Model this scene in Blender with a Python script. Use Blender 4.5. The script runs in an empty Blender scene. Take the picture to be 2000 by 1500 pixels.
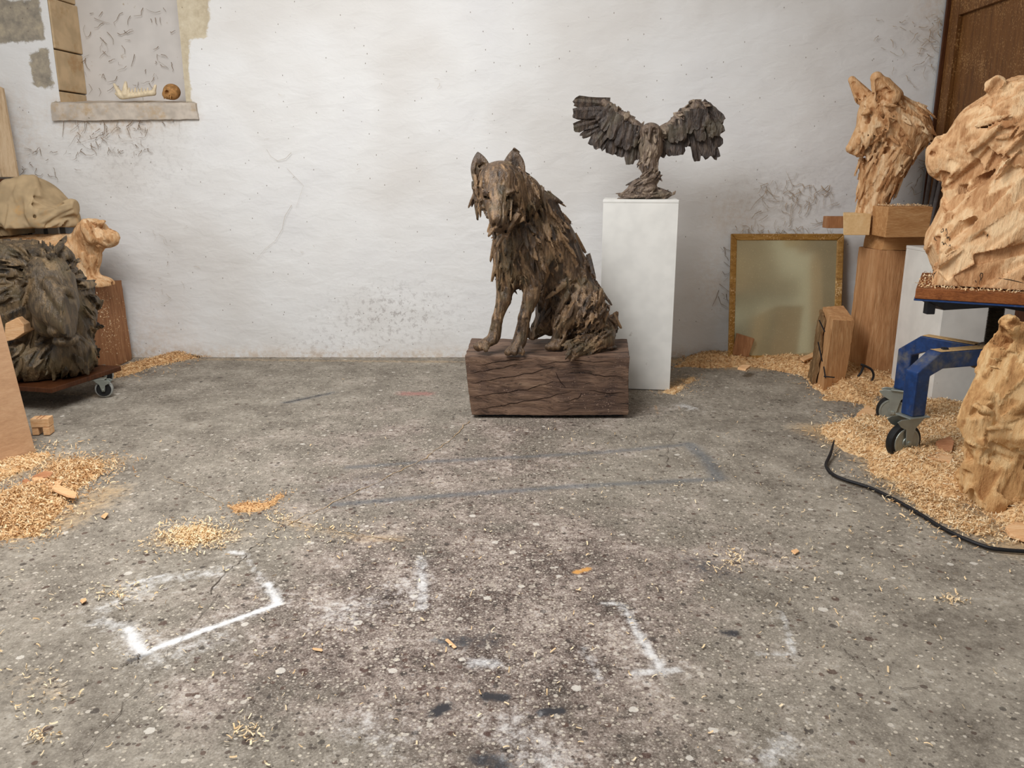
import bpy, math, random
import numpy as np
from mathutils import Vector, Matrix
from mathutils.bvhtree import BVHTree

R = math.radians
random.seed(7)
RNG = np.random.default_rng(11)
SC = bpy.context.scene
COL = SC.collection

# ------------------------------------------------------------------ camera, world, light
CAM_H, PITCH, FPX = 1.25, R(14.4), 1600.0
CP, SP = math.cos(PITCH), math.sin(PITCH)
cd = bpy.data.cameras.new('camera')
cam = bpy.data.objects.new('camera', cd)
COL.objects.link(cam)
cam.location = (0, 0, CAM_H)
cam.rotation_euler = (math.pi / 2 - PITCH, 0, 0)
cd.sensor_width = 36.0
cd.lens = 36.0 * FPX / 2000.0
cd.clip_start = 0.02
SC.camera = cam

world = bpy.data.worlds.new('overcast_daylight')
SC.world = world
world.use_nodes = True
bg = world.node_tree.nodes['Background']
bg.inputs[0].default_value = (0.93, 0.97, 1.0, 1)
bg.inputs[1].default_value = 0.5

def area(name, loc, target, sx, sy, power, col):
    l = bpy.data.lights.new(name, 'AREA')
    l.shape = 'RECTANGLE'; l.size = sx; l.size_y = sy; l.energy = power; l.color = col
    o = bpy.data.objects.new(name, l); COL.objects.link(o)
    o.location = loc
    o.rotation_euler = (Vector(target) - Vector(loc)).to_track_quat('-Z', 'Y').to_euler()
    return o
area('skylight_lamp', (-1.35, 2.25, 3.4), (0.25, 3.9, 0.3), 1.9, 2.3, 180, (0.97, 0.985, 1.0))

SC.cycles.max_bounces = 4
SC.cycles.adaptive_threshold = 0.045
SC.cycles.diffuse_bounces = 3
SC.cycles.glossy_bounces = 2
SC.view_settings.view_transform = 'Standard'
SC.view_settings.look = 'None'
SC.view_settings.exposure = 0.0
SC.view_settings.gamma = 1.0
SC.view_settings.use_curve_mapping = False

# ------------------------------------------------------------------ measuring helpers
def ray(u, v):
    a = (u - 1000.0) / FPX; b = (750.0 - v) / FPX
    return a, CP + b * SP, -SP + b * CP
def at(u, v, Y):
    a, dy, dz = ray(u, v); t = Y / dy
    return np.array([a * t, Y, CAM_H + dz * t])
def fl(u, v, z=0.0):
    a, dy, dz = ray(u, v); t = (z - CAM_H) / dz
    return np.array([a * t, dy * t, z])
def uv(p):
    p = np.asarray(p, float)
    d = p[..., 1] * CP - (p[..., 2] - CAM_H) * SP
    return (1000 + FPX * p[..., 0] / d, 750 - FPX * (p[..., 1] * SP + (p[..., 2] - CAM_H) * CP) / d)
def lumps(x, y, seed=0, f=1.0, n=14):
    r = np.random.default_rng(seed); out = 0
    for i in range(n):
        a = r.uniform(0, 2 * np.pi); k = f * (0.6 + 2.6 * i / n) * r.uniform(.7, 1.3)
        out = out + np.sin(k * (np.cos(a) * x + np.sin(a) * y) * 2 * np.pi + r.uniform(0, 6.28)) / (0.7 + 0.25 * i)
    return out / 4.0
def seg_dist(x, y, pts):
    best = None
    for (ax, ay), (bx, by) in zip(pts[:-1], pts[1:]):
        dx, dy = bx - ax, by - ay; L = dx * dx + dy * dy + 1e-12
        t = np.clip(((x - ax) * dx + (y - ay) * dy) / L, 0, 1)
        d = np.hypot(x - ax - t * dx, y - ay - t * dy)
        best = d if best is None else np.minimum(best, d)
    return best
def poly_sd(x, y, P):
    inside = np.zeros(x.shape, bool); n = len(P)
    for i in range(n):
        ax, ay = P[i]; bx, by = P[(i + 1) % n]
        c = ((ay > y) != (by > y)) & (x < (bx - ax) * (y - ay) / (by - ay + 1e-12) + ax)
        inside ^= c
    d = seg_dist(x, y, list(P) + [P[0]])
    return np.where(inside, d, -d)          # positive inside
def sstep(a, b, x):
    t = np.clip((x - a) / (b - a), 0, 1); return t * t * (3 - 2 * t)

# ------------------------------------------------------------------ object helpers
def tag(o, label=None, cat=None, group=None, kind=None):
    if label: o['label'] = label
    if cat: o['category'] = cat
    if group: o['group'] = group
    if kind: o['kind'] = kind
    return o
def empty(name, loc, label=None, cat=None, group=None):
    o = bpy.data.objects.new(name, None); COL.objects.link(o)
    o.location = tuple(float(c) for c in loc); o.empty_display_size = 0.05
    return tag(o, label, cat, group)
def wloc(o):
    v = Vector((0, 0, 0))
    while o is not None:
        v += o.location; o = o.parent
    return v
def make(name, V, Fc, mat, parent=None, smooth=False, attrs=None, origin=None, sharp=0):
    V = np.asarray(V, dtype=np.float64).reshape(-1, 3)
    if parent is not None:
        org = np.array(wloc(parent)); loc = (0, 0, 0)
    else:
        if origin is None:
            lo, hi = V.min(0), V.max(0); origin = ((lo[0] + hi[0]) / 2, (lo[1] + hi[1]) / 2, lo[2])
        org = np.array(origin, float); loc = tuple(float(c) for c in org)
    me = bpy.data.meshes.new(name)
    W = V - org
    if isinstance(Fc, np.ndarray):
        k = Fc.shape[1]
        me.vertices.add(len(W)); me.vertices.foreach_set('co', W.astype(np.float32).ravel())
        me.loops.add(Fc.size); me.loops.foreach_set('vertex_index', Fc.astype(np.int32).ravel())
        me.polygons.add(len(Fc)); me.polygons.foreach_set('loop_start', np.arange(0, Fc.size, k, dtype=np.int32))
        me.update(calc_edges=True); me.validate()
    else:
        me.from_pydata(W.tolist(), [], [list(f) for f in Fc]); me.update()
    me.polygons.foreach_set('use_smooth', np.full(len(me.polygons), bool(smooth)))
    for k, v in (attrs or {}).items():
        v = np.asarray(v, dtype=np.float32)
        if v.ndim == 1:
            a = me.attributes.new(k, 'FLOAT', 'POINT'); a.data.foreach_set('value', v)
        else:
            a = me.attributes.new(k, 'FLOAT_COLOR', 'POINT')
            c = np.ones((len(v), 4), np.float32); c[:, :3] = v; a.data.foreach_set('color', c.ravel())
    if smooth and sharp: me.set_sharp_from_angle(angle=R(sharp))
    if mat is not None: me.materials.append(mat)
    o = bpy.data.objects.new(name, me); COL.objects.link(o)
    o.location = loc
    if parent is not None: o.parent = parent
    return o

class MB:
    def __init__(s): s.v = []; s.f = []
    def add(s, V, Fc):
        b = len(s.v); s.v += [tuple(float(c) for c in p) for p in V]; s.f += [tuple(b + i for i in f) for f in Fc]; return s
    def hexa(s, c):      # 8 corners: bottom 4 ccw, top 4 ccw
        return s.add(c, [(3, 2, 1, 0), (4, 5, 6, 7), (0, 1, 5, 4), (1, 2, 6, 5), (2, 3, 7, 6), (3, 0, 4, 7)])
    def box(s, c, h, M=None):
        M = M or Matrix.Identity(3); c = Vector([float(x) for x in c])
        P = [c + M @ Vector((x * h[0], y * h[1], z * h[2])) for z in (-1, 1) for x, y in ((-1, -1), (1, -1), (1, 1), (-1, 1))]
        return s.hexa(P)
    def tube(s, pts, r, n=6, cap=True):
        pts = [Vector([float(x) for x in p]) for p in pts]; m = len(pts)
        rr = r if hasattr(r, '__len__') else [r] * m
        up = None; rings = []
        for i, p in enumerate(pts):
            t = (pts[min(i + 1, m - 1)] - pts[max(i - 1, 0)]).normalized()
            if up is None: up = t.orthogonal().normalized()
            up = (up - t * up.dot(t)); up = up.normalized() if up.length > 1e-6 else t.orthogonal().normalized()
            sd = t.cross(up)
            rings.append([p + (up * math.cos(a) + sd * math.sin(a)) * rr[i] for a in [2 * math.pi * k / n for k in range(n)]])
        V = [q for ring in rings for q in ring]; Fc = []
        for i in range(m - 1):
            for k in range(n):
                Fc.append((i * n + k, i * n + (k + 1) % n, (i + 1) * n + (k + 1) % n, (i + 1) * n + k))
        if cap: Fc.append(tuple(range(n - 1, -1, -1))); Fc.append(tuple((m - 1) * n + k for k in range(n)))
        return s.add(V, Fc)
    def lathe(s, c, axis, prof, n=28):
        ax = Vector(axis).normalized(); u = ax.orthogonal().normalized(); w = ax.cross(u); c = Vector([float(x) for x in c])
        V = []; Fc = []; m = len(prof)
        for (h, r) in prof:
            for k in range(n):
                a = 2 * math.pi * k / n; V.append(c + ax * h + (u * math.cos(a) + w * math.sin(a)) * r)
        for i in range(m - 1):
            for k in range(n): Fc.append((i * n + k, i * n + (k + 1) % n, (i + 1) * n + (k + 1) % n, (i + 1) * n + k))
        Fc.append(tuple(range(n - 1, -1, -1))); Fc.append(tuple((m - 1) * n + k for k in range(n)))
        return s.add(V, Fc)
    def prism(s, poly, ext):   # planar polygon (3d points) extruded by vector
        poly = [Vector([float(x) for x in p]) for p in poly]; e = Vector([float(x) for x in ext]); n = len(poly)
        V = poly + [p + e for p in poly]
        return s.add(V, [tuple(range(n - 1, -1, -1)), tuple(range(n, 2 * n))] + [(i, (i + 1) % n, n + (i + 1) % n, n + i) for i in range(n)])
    def build(s, name, mat, parent=None, smooth=False, bevel=0.0, origin=None):
        o = make(name, s.v, s.f, mat, parent, smooth, origin=origin)
        if bevel:
            m = o.modifiers.new('bevel', 'BEVEL'); m.width = bevel; m.segments = 2; m.limit_method = 'ANGLE'; m.angle_limit = R(35)
        return o

def rough_box(corners, n=(14, 10, 10), amp=0.004, f=5.0, seed=1, edge=0.006):
    """box from 8 corners, subdivided, its faces uneven and its edges knocked round"""
    c = np.asarray(corners, float)
    def pt(x, y, z):
        x, y, z = [q[..., None] for q in (x, y, z)]
        b = (c[0] * (1 - x) + c[1] * x) * (1 - y) + (c[3] * (1 - x) + c[2] * x) * y
        t = (c[4] * (1 - x) + c[5] * x) * (1 - y) + (c[7] * (1 - x) + c[6] * x) * y
        return b * (1 - z) + t * z
    key = {}; V = []; Fc = []
    N = n
    def vid(i, j, k):
        if (i, j, k) not in key:
            key[(i, j, k)] = len(V); V.append((i / N[0], j / N[1], k / N[2]))
        return key[(i, j, k)]
    for k in (0, N[2]):
        for i in range(N[0]):
            for j in range(N[1]):
                q = [vid(i, j, k), vid(i + 1, j, k), vid(i + 1, j + 1, k), vid(i, j + 1, k)]
                Fc.append(q if k else q[::-1])
    for j in (0, N[1]):
        for i in range(N[0]):
            for k in range(N[2]):
                q = [vid(i, j, k), vid(i + 1, j, k), vid(i + 1, j, k + 1), vid(i, j, k + 1)]
                Fc.append(q[::-1] if j else q)
    for i in (0, N[0]):
        for j in range(N[1]):
            for k in range(N[2]):
                q = [vid(i, j, k), vid(i, j + 1, k), vid(i, j + 1, k + 1), vid(i, j, k + 1)]
                Fc.append(q if i else q[::-1])
    T = np.array(V)
    P = pt(T[:, 0], T[:, 1], T[:, 2])
    cen = c.mean(0)
    e = ((T < 1e-6) | (T > 1 - 1e-6)).sum(1)
    rnd = np.random.default_rng(seed)
    for k in range(3):
        P[:, k] += amp * lumps(P[:, (k + 1) % 3] + .3 * P[:, k], P[:, (k + 2) % 3], seed * 10 + k, f)
    inw = cen - P; inw /= np.linalg.norm(inw, axis=1)[:, None]
    P += inw * (edge * .6 * np.clip(e - 1, 0, 2) * rnd.random(len(P)) ** 1.6)[:, None]
    P[T[:, 2] < 1e-6, 2] = np.maximum(P[T[:, 2] < 1e-6, 2], c[:, 2].min())
    return P, Fc

# ------------------------------------------------------------------ carving: signed distance fields and surface nets
def rot_to(d, nrm):
    d = d / np.linalg.norm(d); w = nrm - d * d.dot(nrm); w = w / (np.linalg.norm(w) + 1e-9)
    return np.stack([d, np.cross(w, d), w])       # rows: along, across, out
class Carve:
    def __init__(s, lo, hi, h):
        s.lo = np.array(lo, np.float32); s.h = h
        s.n = np.ceil((np.array(hi) - np.array(lo)) / h).astype(int) + 1
        s.D = np.full(s.n, 1.0, np.float32); s.T = np.full(s.n, 0.5, np.float32)
    def sl(s, lo, hi):
        a = np.maximum(((np.asarray(lo) - s.lo) / s.h).astype(int), 0); b = np.minimum(((np.asarray(hi) - s.lo) / s.h).astype(int) + 2, s.n)
        if np.any(b <= a): return None, None
        g = [(s.lo[i] + s.h * np.arange(a[i], b[i])).astype(np.float32) for i in range(3)]
        return tuple(slice(a[i], b[i]) for i in range(3)), (g[0][:, None, None], g[1][None, :, None], g[2][None, None, :])
    def put(s, S, d, k, mode, tone=None):
        a = s.D[S]
        if mode == 'sub':
            if k > 0:
                h = np.clip(0.5 - 0.5 * (a + d) / k, 0, 1); r = a * (1 - h) - d * h + k * h * (1 - h)
            else: r = np.maximum(a, -d)
            if tone is not None: s.T[S] = np.where(-d > a, tone, s.T[S])
        else:
            if k > 0:
                h = np.clip(0.5 + 0.5 * (a - d) / k, 0, 1); r = a * (1 - h) + d * h - k * h * (1 - h)
            else: r = np.minimum(a, d)
            if tone is not None: s.T[S] = np.where(d < a, tone, s.T[S])
        s.D[S] = r
    def cap(s, a, b, ra, rb, k=0.02, mode='add', tone=None):
        a = np.asarray(a, np.float32); b = np.asarray(b, np.float32); m = max(ra, rb) + k + 3 * s.h
        S, g = s.sl(np.minimum(a, b) - m, np.maximum(a, b) + m)
        if S is None: return
        ba = b - a; L = float(ba @ ba) + 1e-9
        px, py, pz = g[0] - a[0], g[1] - a[1], g[2] - a[2]
        t = np.clip((px * ba[0] + py * ba[1] + pz * ba[2]) / L, 0, 1)
        d = np.sqrt((px - t * ba[0]) ** 2 + (py - t * ba[1]) ** 2 + (pz - t * ba[2]) ** 2) - (ra + (rb - ra) * t)
        s.put(S, d, k, mode, tone)
    def local(s, c, M, ext):
        S, g = s.sl(np.asarray(c) - ext, np.asarray(c) + ext)
        if S is None: return None, None
        p = [g[i] - np.float32(c[i]) for i in range(3)]
        M = np.asarray(M, np.float32)
        return S, [M[r, 0] * p[0] + M[r, 1] * p[1] + M[r, 2] * p[2] for r in range(3)]
    def ell(s, c, r, M=None, k=0.02, mode='add', tone=None):
        M = np.eye(3) if M is None else np.asarray(M); r = np.asarray(r, float)
        S, q = s.local(c, M, max(r) + k + 3 * s.h)
        if S is None: return
        k0 = np.sqrt((q[0] / r[0]) ** 2 + (q[1] / r[1]) ** 2 + (q[2] / r[2]) ** 2)
        k1 = np.sqrt((q[0] / r[0] ** 2) ** 2 + (q[1] / r[1] ** 2) ** 2 + (q[2] / r[2] ** 2) ** 2) + 1e-6
        s.put(S, k0 * (k0 - 1) / k1, k, mode, tone)
    def box(s, c, hs, M=None, k=0.0, rd=0.004, mode='add', tone=None):
        M = np.eye(3) if M is None else np.asarray(M)
        S, q = s.local(c, M, float(np.linalg.norm(hs)) + k + 3 * s.h)
        if S is None: return
        d = [np.abs(q[i]) - hs[i] + rd for i in range(3)]
        out = np.sqrt(np.maximum(d[0], 0) ** 2 + np.maximum(d[1], 0) ** 2 + np.maximum(d[2], 0) ** 2)
        s.put(S, out + np.minimum(np.maximum(d[0], np.maximum(d[1], d[2])), 0) - rd, k, mode, tone)
    def flake(s, c, M, L, W, T, lift, tone, mode='add', k=0.0):
        S, q = s.local(c, M, L + 2 * s.h)
        if S is None: return
        t = q[0] / L
        wid = W * np.clip(1 - np.abs(t) ** 2.4, 0.02, 1)
        d = np.maximum(np.maximum((np.abs(q[1]) - wid), np.abs(q[2] - lift * t + 0.25 * T * (q[1] / W) ** 2) - T * (1.05 - 0.45 * t)), np.abs(q[0]) - L)
        s.put(S, d, k, mode, tone)
    def grad_at(s, V):
        i = np.clip(np.round((V - s.lo) / s.h).astype(int), 1, s.n - 2)
        D = s.D
        g = np.stack([D[i[:, 0] + 1, i[:, 1], i[:, 2]] - D[i[:, 0] - 1, i[:, 1], i[:, 2]], D[i[:, 0], i[:, 1] + 1, i[:, 2]] - D[i[:, 0], i[:, 1] - 1, i[:, 2]],
                      D[i[:, 0], i[:, 1], i[:, 2] + 1] - D[i[:, 0], i[:, 1], i[:, 2] - 1]], 1)
        return g / (np.linalg.norm(g, axis=1)[:, None] + 1e-9)
    def surf(s):
        D = s.D.copy()
        for ax in range(3):                       # close the surface at the limits of the block
            ix = [slice(None)] * 3; ix[ax] = 0; D[tuple(ix)] = 1e-3 + np.abs(D[tuple(ix)]); ix[ax] = -1; D[tuple(ix)] = 1e-3 + np.abs(D[tuple(ix)])
        neg = D < 0
        c = np.zeros(s.n - 1, np.int8)
        for dx in (0, 1):
            for dy in (0, 1):
                for dz in (0, 1):
                    c += neg[dx:s.n[0] - 1 + dx, dy:s.n[1] - 1 + dy, dz:s.n[2] - 1 + dz]
        act = np.argwhere((c > 0) & (c < 8)); idx = np.full(s.n - 1, -1, np.int32); idx[tuple(act.T)] = np.arange(len(act))
        off = np.array([(x, y, z) for x in (0, 1) for y in (0, 1) for z in (0, 1)])
        val = np.stack([D[tuple((act + o).T)] for o in off], 1)
        acc = np.zeros((len(act), 3), np.float64); cnt = np.zeros(len(act))
        for a in range(8):
            for b in range(a + 1, 8):
                if np.abs(off[a] - off[b]).sum() != 1: continue
                va, vb = val[:, a], val[:, b]; m = (va < 0) != (vb < 0)
                t = va[m] / (va[m] - vb[m]); acc[m] += off[a] + t[:, None] * (off[b] - off[a]); cnt[m] += 1
        V = s.lo + s.h * (act + acc / cnt[:, None])
        quads = []
        for ax in range(3):
            o1, o2 = [(1, 2), (2, 0), (0, 1)][ax]
            A = [slice(1, -1)] * 3; A[ax] = slice(0, -1); B = list(A); B[ax] = slice(1, None)
            na = neg[tuple(A)]; nb = neg[tuple(B)]
            e = np.argwhere(na != nb)
            e[:, o1] += 1; e[:, o2] += 1
            first = neg[tuple(e.T)]
            def cell(d1, d2):
                q = e.copy(); q[:, o1] -= d1; q[:, o2] -= d2; return idx[tuple(q.T)]
            Q = np.stack([cell(1, 1), cell(0, 1), cell(0, 0), cell(1, 0)], 1)
            Q[~first] = Q[~first][:, ::-1]
            quads.append(Q)
        Q = np.concatenate(quads); Q = Q[(Q >= 0).all(1)]
        i = np.clip(np.round((V - s.lo) / s.h).astype(int), 0, s.n - 1)
        T = s.T; a, b, c = np.clip(i, 1, s.n - 2).T
        T = (T[a, b, c] * 2 + T[a - 1, b, c] + T[a + 1, b, c] + T[a, b - 1, c] + T[a, b + 1, c] + T[a, b, c - 1] + T[a, b, c + 1]) / 8
        return V, Q, T
    def texture(s, jobs, seed=0):
        """jobs: (n, weight(u,v,P), flow(P)->dirs, (Lmin,Lmax), (Wmin,Wmax), (Tmin,Tmax), lift, mode)"""
        r = np.random.default_rng(seed)
        V, _, _ = s.surf(); N = s.grad_at(V); U, Vv = uv(V)
        for n, wt, flow, L, W, T, lift, mode in jobs:
            w = np.clip(wt(U, Vv, V) * np.ones(len(V)), 0, None)
            if w.sum() <= 0: continue
            ids = r.choice(len(V), n, p=w / w.sum())
            Fd = flow(V[ids], N[ids])
            for i, d in zip(ids, Fd):
                d = d / (np.linalg.norm(d) + 1e-6) + r.normal(0, .16, 3); nn = N[i]; d = d - nn * d.dot(nn)
                if np.linalg.norm(d) < 1e-3: continue
                M = rot_to(d, nn + r.normal(0, .12, 3)); l = r.uniform(*L); ww = r.uniform(*W); t = r.uniform(*T)
                if mode == 'add':
                    s.flake(V[i] + nn * t * .3, M, l, ww, t, lift * r.uniform(.4, 1.3), r.random())
                elif mode == 'gouge':
                    s.ell(V[i] + nn * t * .55, (l, ww, t), M, k=0, mode='sub', tone=r.random())
                else:   # flat chisel facet
                    s.box(V[i] + M[2] * (t - lift * r.uniform(.3, 1.2)) , (l, ww, t), M, k=0, rd=0.001, mode='sub', tone=r.random())
    def build(s, name, mat, parent=None, smooth=True, origin=None):
        V, Q, T = s.surf()
        return make(name, V, Q, mat, parent, smooth, {'tone': T}, origin, sharp=38)

def px(Y): return Y / FPX
def tilt(deg):          # turn in the picture's plane (about y), counter-clockwise as seen
    a = R(deg); c, s_ = math.cos(a), math.sin(a)
    return np.array([[c, 0, s_], [0, 1, 0], [-s_, 0, c]])

# ------------------------------------------------------------------ materials
class NT:
    def __init__(s, name, rough=0.7, spec=0.3, metal=0.0, dim='3D'):
        s.dim = dim; s.m = bpy.data.materials.new(name); s.m.use_nodes = True; s.t = s.m.node_tree
        s.b = s.t.nodes['Principled BSDF']; s.b.inputs['Roughness'].default_value = rough
        s.b.inputs['Specular IOR Level'].default_value = spec; s.b.inputs['Metallic'].default_value = metal
        s.co = s.t.nodes.new('ShaderNodeTexCoord')
    def n(s, typ, **kw):
        nd = s.t.nodes.new('ShaderNode' + typ)
        for k, v in kw.items(): setattr(nd, k, v)
        return nd
    def L(s, a, b): s.t.links.new(a, b)
    def val(s, sock, v):
        if hasattr(v, 'is_output') or isinstance(v, bpy.types.NodeSocket): s.L(v, sock)
        else: sock.default_value = v
    def map(s, scale=(1, 1, 1), rot=(0, 0, 0), coord='Object'):
        m = s.n('Mapping'); s.L(s.co.outputs[coord], m.inputs[0]); m.inputs['Scale'].default_value = scale; m.inputs['Rotation'].default_value = rot
        return m.outputs[0]
    def noise(s, vec, scale, detail=4, rough=0.55, dist=0.0):
        nd = s.n('TexNoise', noise_dimensions=s.dim); s.L(vec, nd.inputs['Vector']); nd.inputs['Scale'].default_value = scale
        nd.inputs['Detail'].default_value = detail; nd.inputs['Roughness'].default_value = rough; nd.inputs['Distortion'].default_value = dist
        return nd.outputs['Fac']
    def voro(s, vec, scale, feature='F1', rnd=1.0):
        nd = s.n('TexVoronoi', feature=feature, voronoi_dimensions=s.dim); s.L(vec, nd.inputs['Vector']); nd.inputs['Scale'].default_value = scale
        nd.inputs['Randomness'].default_value = rnd
        return nd
    def ramp(s, fac, stops):
        nd = s.n('ValToRGB'); s.L(fac, nd.inputs[0]); e = nd.color_ramp.elements
        while len(e) < len(stops): e.new(0.5)
        for el, (p, c) in zip(e, stops): el.position = p; el.color = (*c, 1) if len(c) == 3 else c
        return nd.outputs[0]
    def step(s, fac, a, b):
        nd = s.n('MapRange', interpolation_type='SMOOTHSTEP'); s.L(fac, nd.inputs[0]); nd.inputs[1].default_value = a; nd.inputs[2].default_value = b
        return nd.outputs[0]
    def math(s, op, a, b=0.0):
        nd = s.n('Math', operation=op); s.val(nd.inputs[0], a); s.val(nd.inputs[1], b); return nd.outputs[0]
    def mix(s, fac, a, b, mode='MIX'):
        nd = s.n('Mix', data_type='RGBA', blend_type=mode); s.val(nd.inputs[0], fac)
        for sock, v in ((nd.inputs[6], a), (nd.inputs[7], b)):
            if isinstance(v, tuple): sock.default_value = (*v, 1) if len(v) == 3 else v
            else: s.L(v, sock)
        return nd.outputs[2]
    def attr(s, name):
        nd = s.n('Attribute', attribute_name=name); return nd
    def sep(s, col):
        nd = s.n('SeparateColor'); s.L(col, nd.inputs[0]); return nd.outputs
    def bump(s, h, strength=0.4, dist=0.01, nxt=None):
        nd = s.n('Bump'); s.L(h, nd.inputs['Height']); nd.inputs['Strength'].default_value = strength; nd.inputs['Distance'].default_value = dist
        if nxt is not None: s.L(nxt, nd.inputs['Normal'])
        return nd.outputs[0]
    def done(s, col=None, nrm=None, rough=None):
        if col is not None: s.val(s.b.inputs['Base Color'], (*col, 1) if isinstance(col, tuple) and len(col) == 3 else col)
        if nrm is not None: s.L(nrm, s.b.inputs['Normal'])
        if rough is not None: s.val(s.b.inputs['Roughness'], rough)
        return s.m
def srgb(*c):
    c = [x / 255.0 for x in c]
    return tuple(x / 12.92 if x <= 0.04045 else ((x + 0.055) / 1.055) ** 2.4 for x in c)

def wood(name, dark, mid, light, stretch=(1.2, 14, 14), rough=0.72, bump=0.35, dust=None, tone=0.0, knots=False, spec=0.25, rot=(0, 0, 0)):
    m = NT(name, rough, spec)
    v = m.map(stretch, rot)
    g = m.noise(v, 2.2, 3, 0.6, 0.6); g2 = m.noise(v, 11.0, 2, 0.65)
    big = m.noise(m.map((1, 1, 1)), 3.0, 1)
    f = m.math('ADD', m.math('MULTIPLY', g, 0.6), m.math('MULTIPLY', g2, 0.4))
    c = m.ramp(f, [(0.32, dark), (0.5, mid), (0.68, light)])
    c = m.mix(m.math('MULTIPLY', m.step(big, 0.35, 0.7), 0.4), c, mid)
    if tone:
        t = m.attr('tone').outputs['Fac']
        c = m.mix(m.math('MULTIPLY', m.math('SUBTRACT', 1.0, t), tone), c, dark)
        c = m.mix(m.math('MULTIPLY', m.math('MULTIPLY', t, t), tone), c, light)
    if knots:
        vo = m.voro(m.map((1.3, 4.5, 4.5)), 2.6)
        k = m.step(vo.outputs['Distance'], 0.09, 0.02); c = m.mix(m.math('MULTIPLY', k, 0.7), c, tuple(x * 0.35 for x in dark))
    h = f
    if dust:
        d = m.noise(m.map((1, 1, 1)), 90.0, 2, 0.7); d2 = m.noise(m.map((1, 1, 1)), 5.0, 2)
        k = m.step(m.math('ADD', d, m.math('MULTIPLY', d2, 0.6)), 0.86, 0.98); c = m.mix(k, c, dust)
    return m.done(c, m.bump(h, bump, 0.01))

def plain(name, col, rough=0.6, spec=0.3, metal=0.0, var=0.15, scale=25.0, bump=0.1, dust=None, dust_at=(0.52, 0.66)):
    m = NT(name, rough, spec, metal); v = m.map()
    n1 = m.noise(v, scale, 2, 0.6)
    c = m.mix(m.step(n1, 0.3, 0.7), tuple(x * (1 - var) for x in col), tuple(min(1, x * (1 + var)) for x in col))
    if dust:
        d = m.noise(v, 6.0, 4, 0.75); c = m.mix(m.step(d, *dust_at), c, dust)
    return m.done(c, m.bump(n1, bump, 0.004))

MAT = {}
def carved(name, dark, mid, light, rough, spec, metal=0.0, gap=None):
    m = NT(name, rough, spec, metal); v = m.map()
    st = m.map((9, 9, 2.2))
    n1 = m.noise(v, 7.0, 2, 0.6); n2 = m.noise(st, 6.0, 4, 0.68)
    t = m.attr('tone').outputs['Fac']
    f = m.math('ADD', m.math('MULTIPLY', n2, 0.5), m.math('ADD', m.math('MULTIPLY', t, 0.34), m.math('MULTIPLY', n1, 0.16)))
    c = m.ramp(f, [(0.30, dark), (0.48, mid), (0.70, light)])
    if gap: c = m.mix(m.math('MULTIPLY', m.step(n1, 0.5, 0.68), 0.55), c, gap)
    return m.done(c, m.bump(n2, 0.85, 0.014))
MAT['bronze'] = carved('bronze_patina', srgb(38, 28, 20), srgb(88, 67, 47), srgb(158, 126, 92), 0.44, 0.5, 0.0, srgb(86, 76, 54))
MAT['bronze_owl'] = carved('bronze_grey_patina', srgb(54, 44, 38), srgb(108, 90, 76), srgb(164, 144, 122), 0.5, 0.45, 0.0, srgb(100, 92, 74))
MAT['bronze_dark'] = carved('bronze_dark_patina', srgb(30, 24, 17), srgb(80, 65, 45), srgb(146, 121, 88), 0.45, 0.5, 0.0, srgb(84, 74, 50))
MAT['cedar'] = carved('carved_pale_wood', srgb(170, 120, 78), srgb(214, 168, 122), srgb(238, 204, 160), 0.75, 0.2)
MAT['oak_carved'] = carved('carved_tan_wood', srgb(156, 104, 62), srgb(210, 162, 114), srgb(240, 208, 166), 0.72, 0.22)
MAT['oak_dusty'] = carved('carved_dusty_wood', srgb(164, 116, 72), srgb(206, 160, 108), srgb(232, 198, 148), 0.8, 0.15)
MAT['post'] = wood('oak_post', srgb(150, 104, 66), srgb(186, 136, 92), srgb(212, 168, 124), (14, 14, 1.4), bump=0.6)
MAT['box'] = wood('sawn_block', srgb(164, 112, 66), srgb(192, 142, 92), srgb(212, 168, 118), (1.4, 14, 14), dust=None, knots=True)
MAT['block_red'] = wood('cedar_block_dark', srgb(124, 82, 52), srgb(158, 110, 74), srgb(184, 138, 98), (14, 14, 1.5))
MAT['endgrain'] = wood('pale_end_grain', srgb(206, 164, 110), srgb(226, 190, 138), srgb(238, 208, 160), (6, 6, 6))
MAT['plank'] = wood('dusty_plank', srgb(176, 146, 112), srgb(200, 172, 138), srgb(214, 190, 158), (18, 18, 1.2))
MAT['ply'] = wood('plywood_face', srgb(176, 136, 102), srgb(194, 154, 118), srgb(208, 170, 134), (4, 4, 14), bump=0.12)
MAT['bark'] = carved('rough_bark', srgb(120, 92, 62), srgb(168, 136, 98), srgb(206, 176, 134), 0.85, 0.1)
MAT['chip'] = wood('fresh_offcut', srgb(204, 150, 100), srgb(226, 178, 130), srgb(240, 202, 158), (4, 20, 20))
MAT['chip_red'] = wood('reddish_offcut', srgb(150, 96, 62), srgb(182, 126, 88), srgb(204, 152, 112), (4, 20, 20))
MAT['table_edge'] = wood('varnished_board', srgb(96, 52, 24), srgb(134, 78, 40), srgb(160, 100, 56), (2, 16, 16), rough=0.45)
MAT['door'] = wood('stained_pine_door', srgb(76, 46, 20), srgb(106, 68, 32), srgb(128, 86, 44), (16, 16, 1.2), rough=0.5, dust=srgb(150, 112, 70))
MAT['door_dark'] = wood('dark_stained_frame', srgb(48, 24, 10), srgb(74, 40, 18), srgb(96, 56, 28), (16, 16, 1.2), rough=0.5)
MAT['gilt'] = wood('worn_gilt_frame', srgb(116, 78, 30), srgb(160, 116, 52), srgb(190, 148, 84), (3, 20, 20), rough=0.5, dust=srgb(214, 178, 128), spec=0.4)
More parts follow.
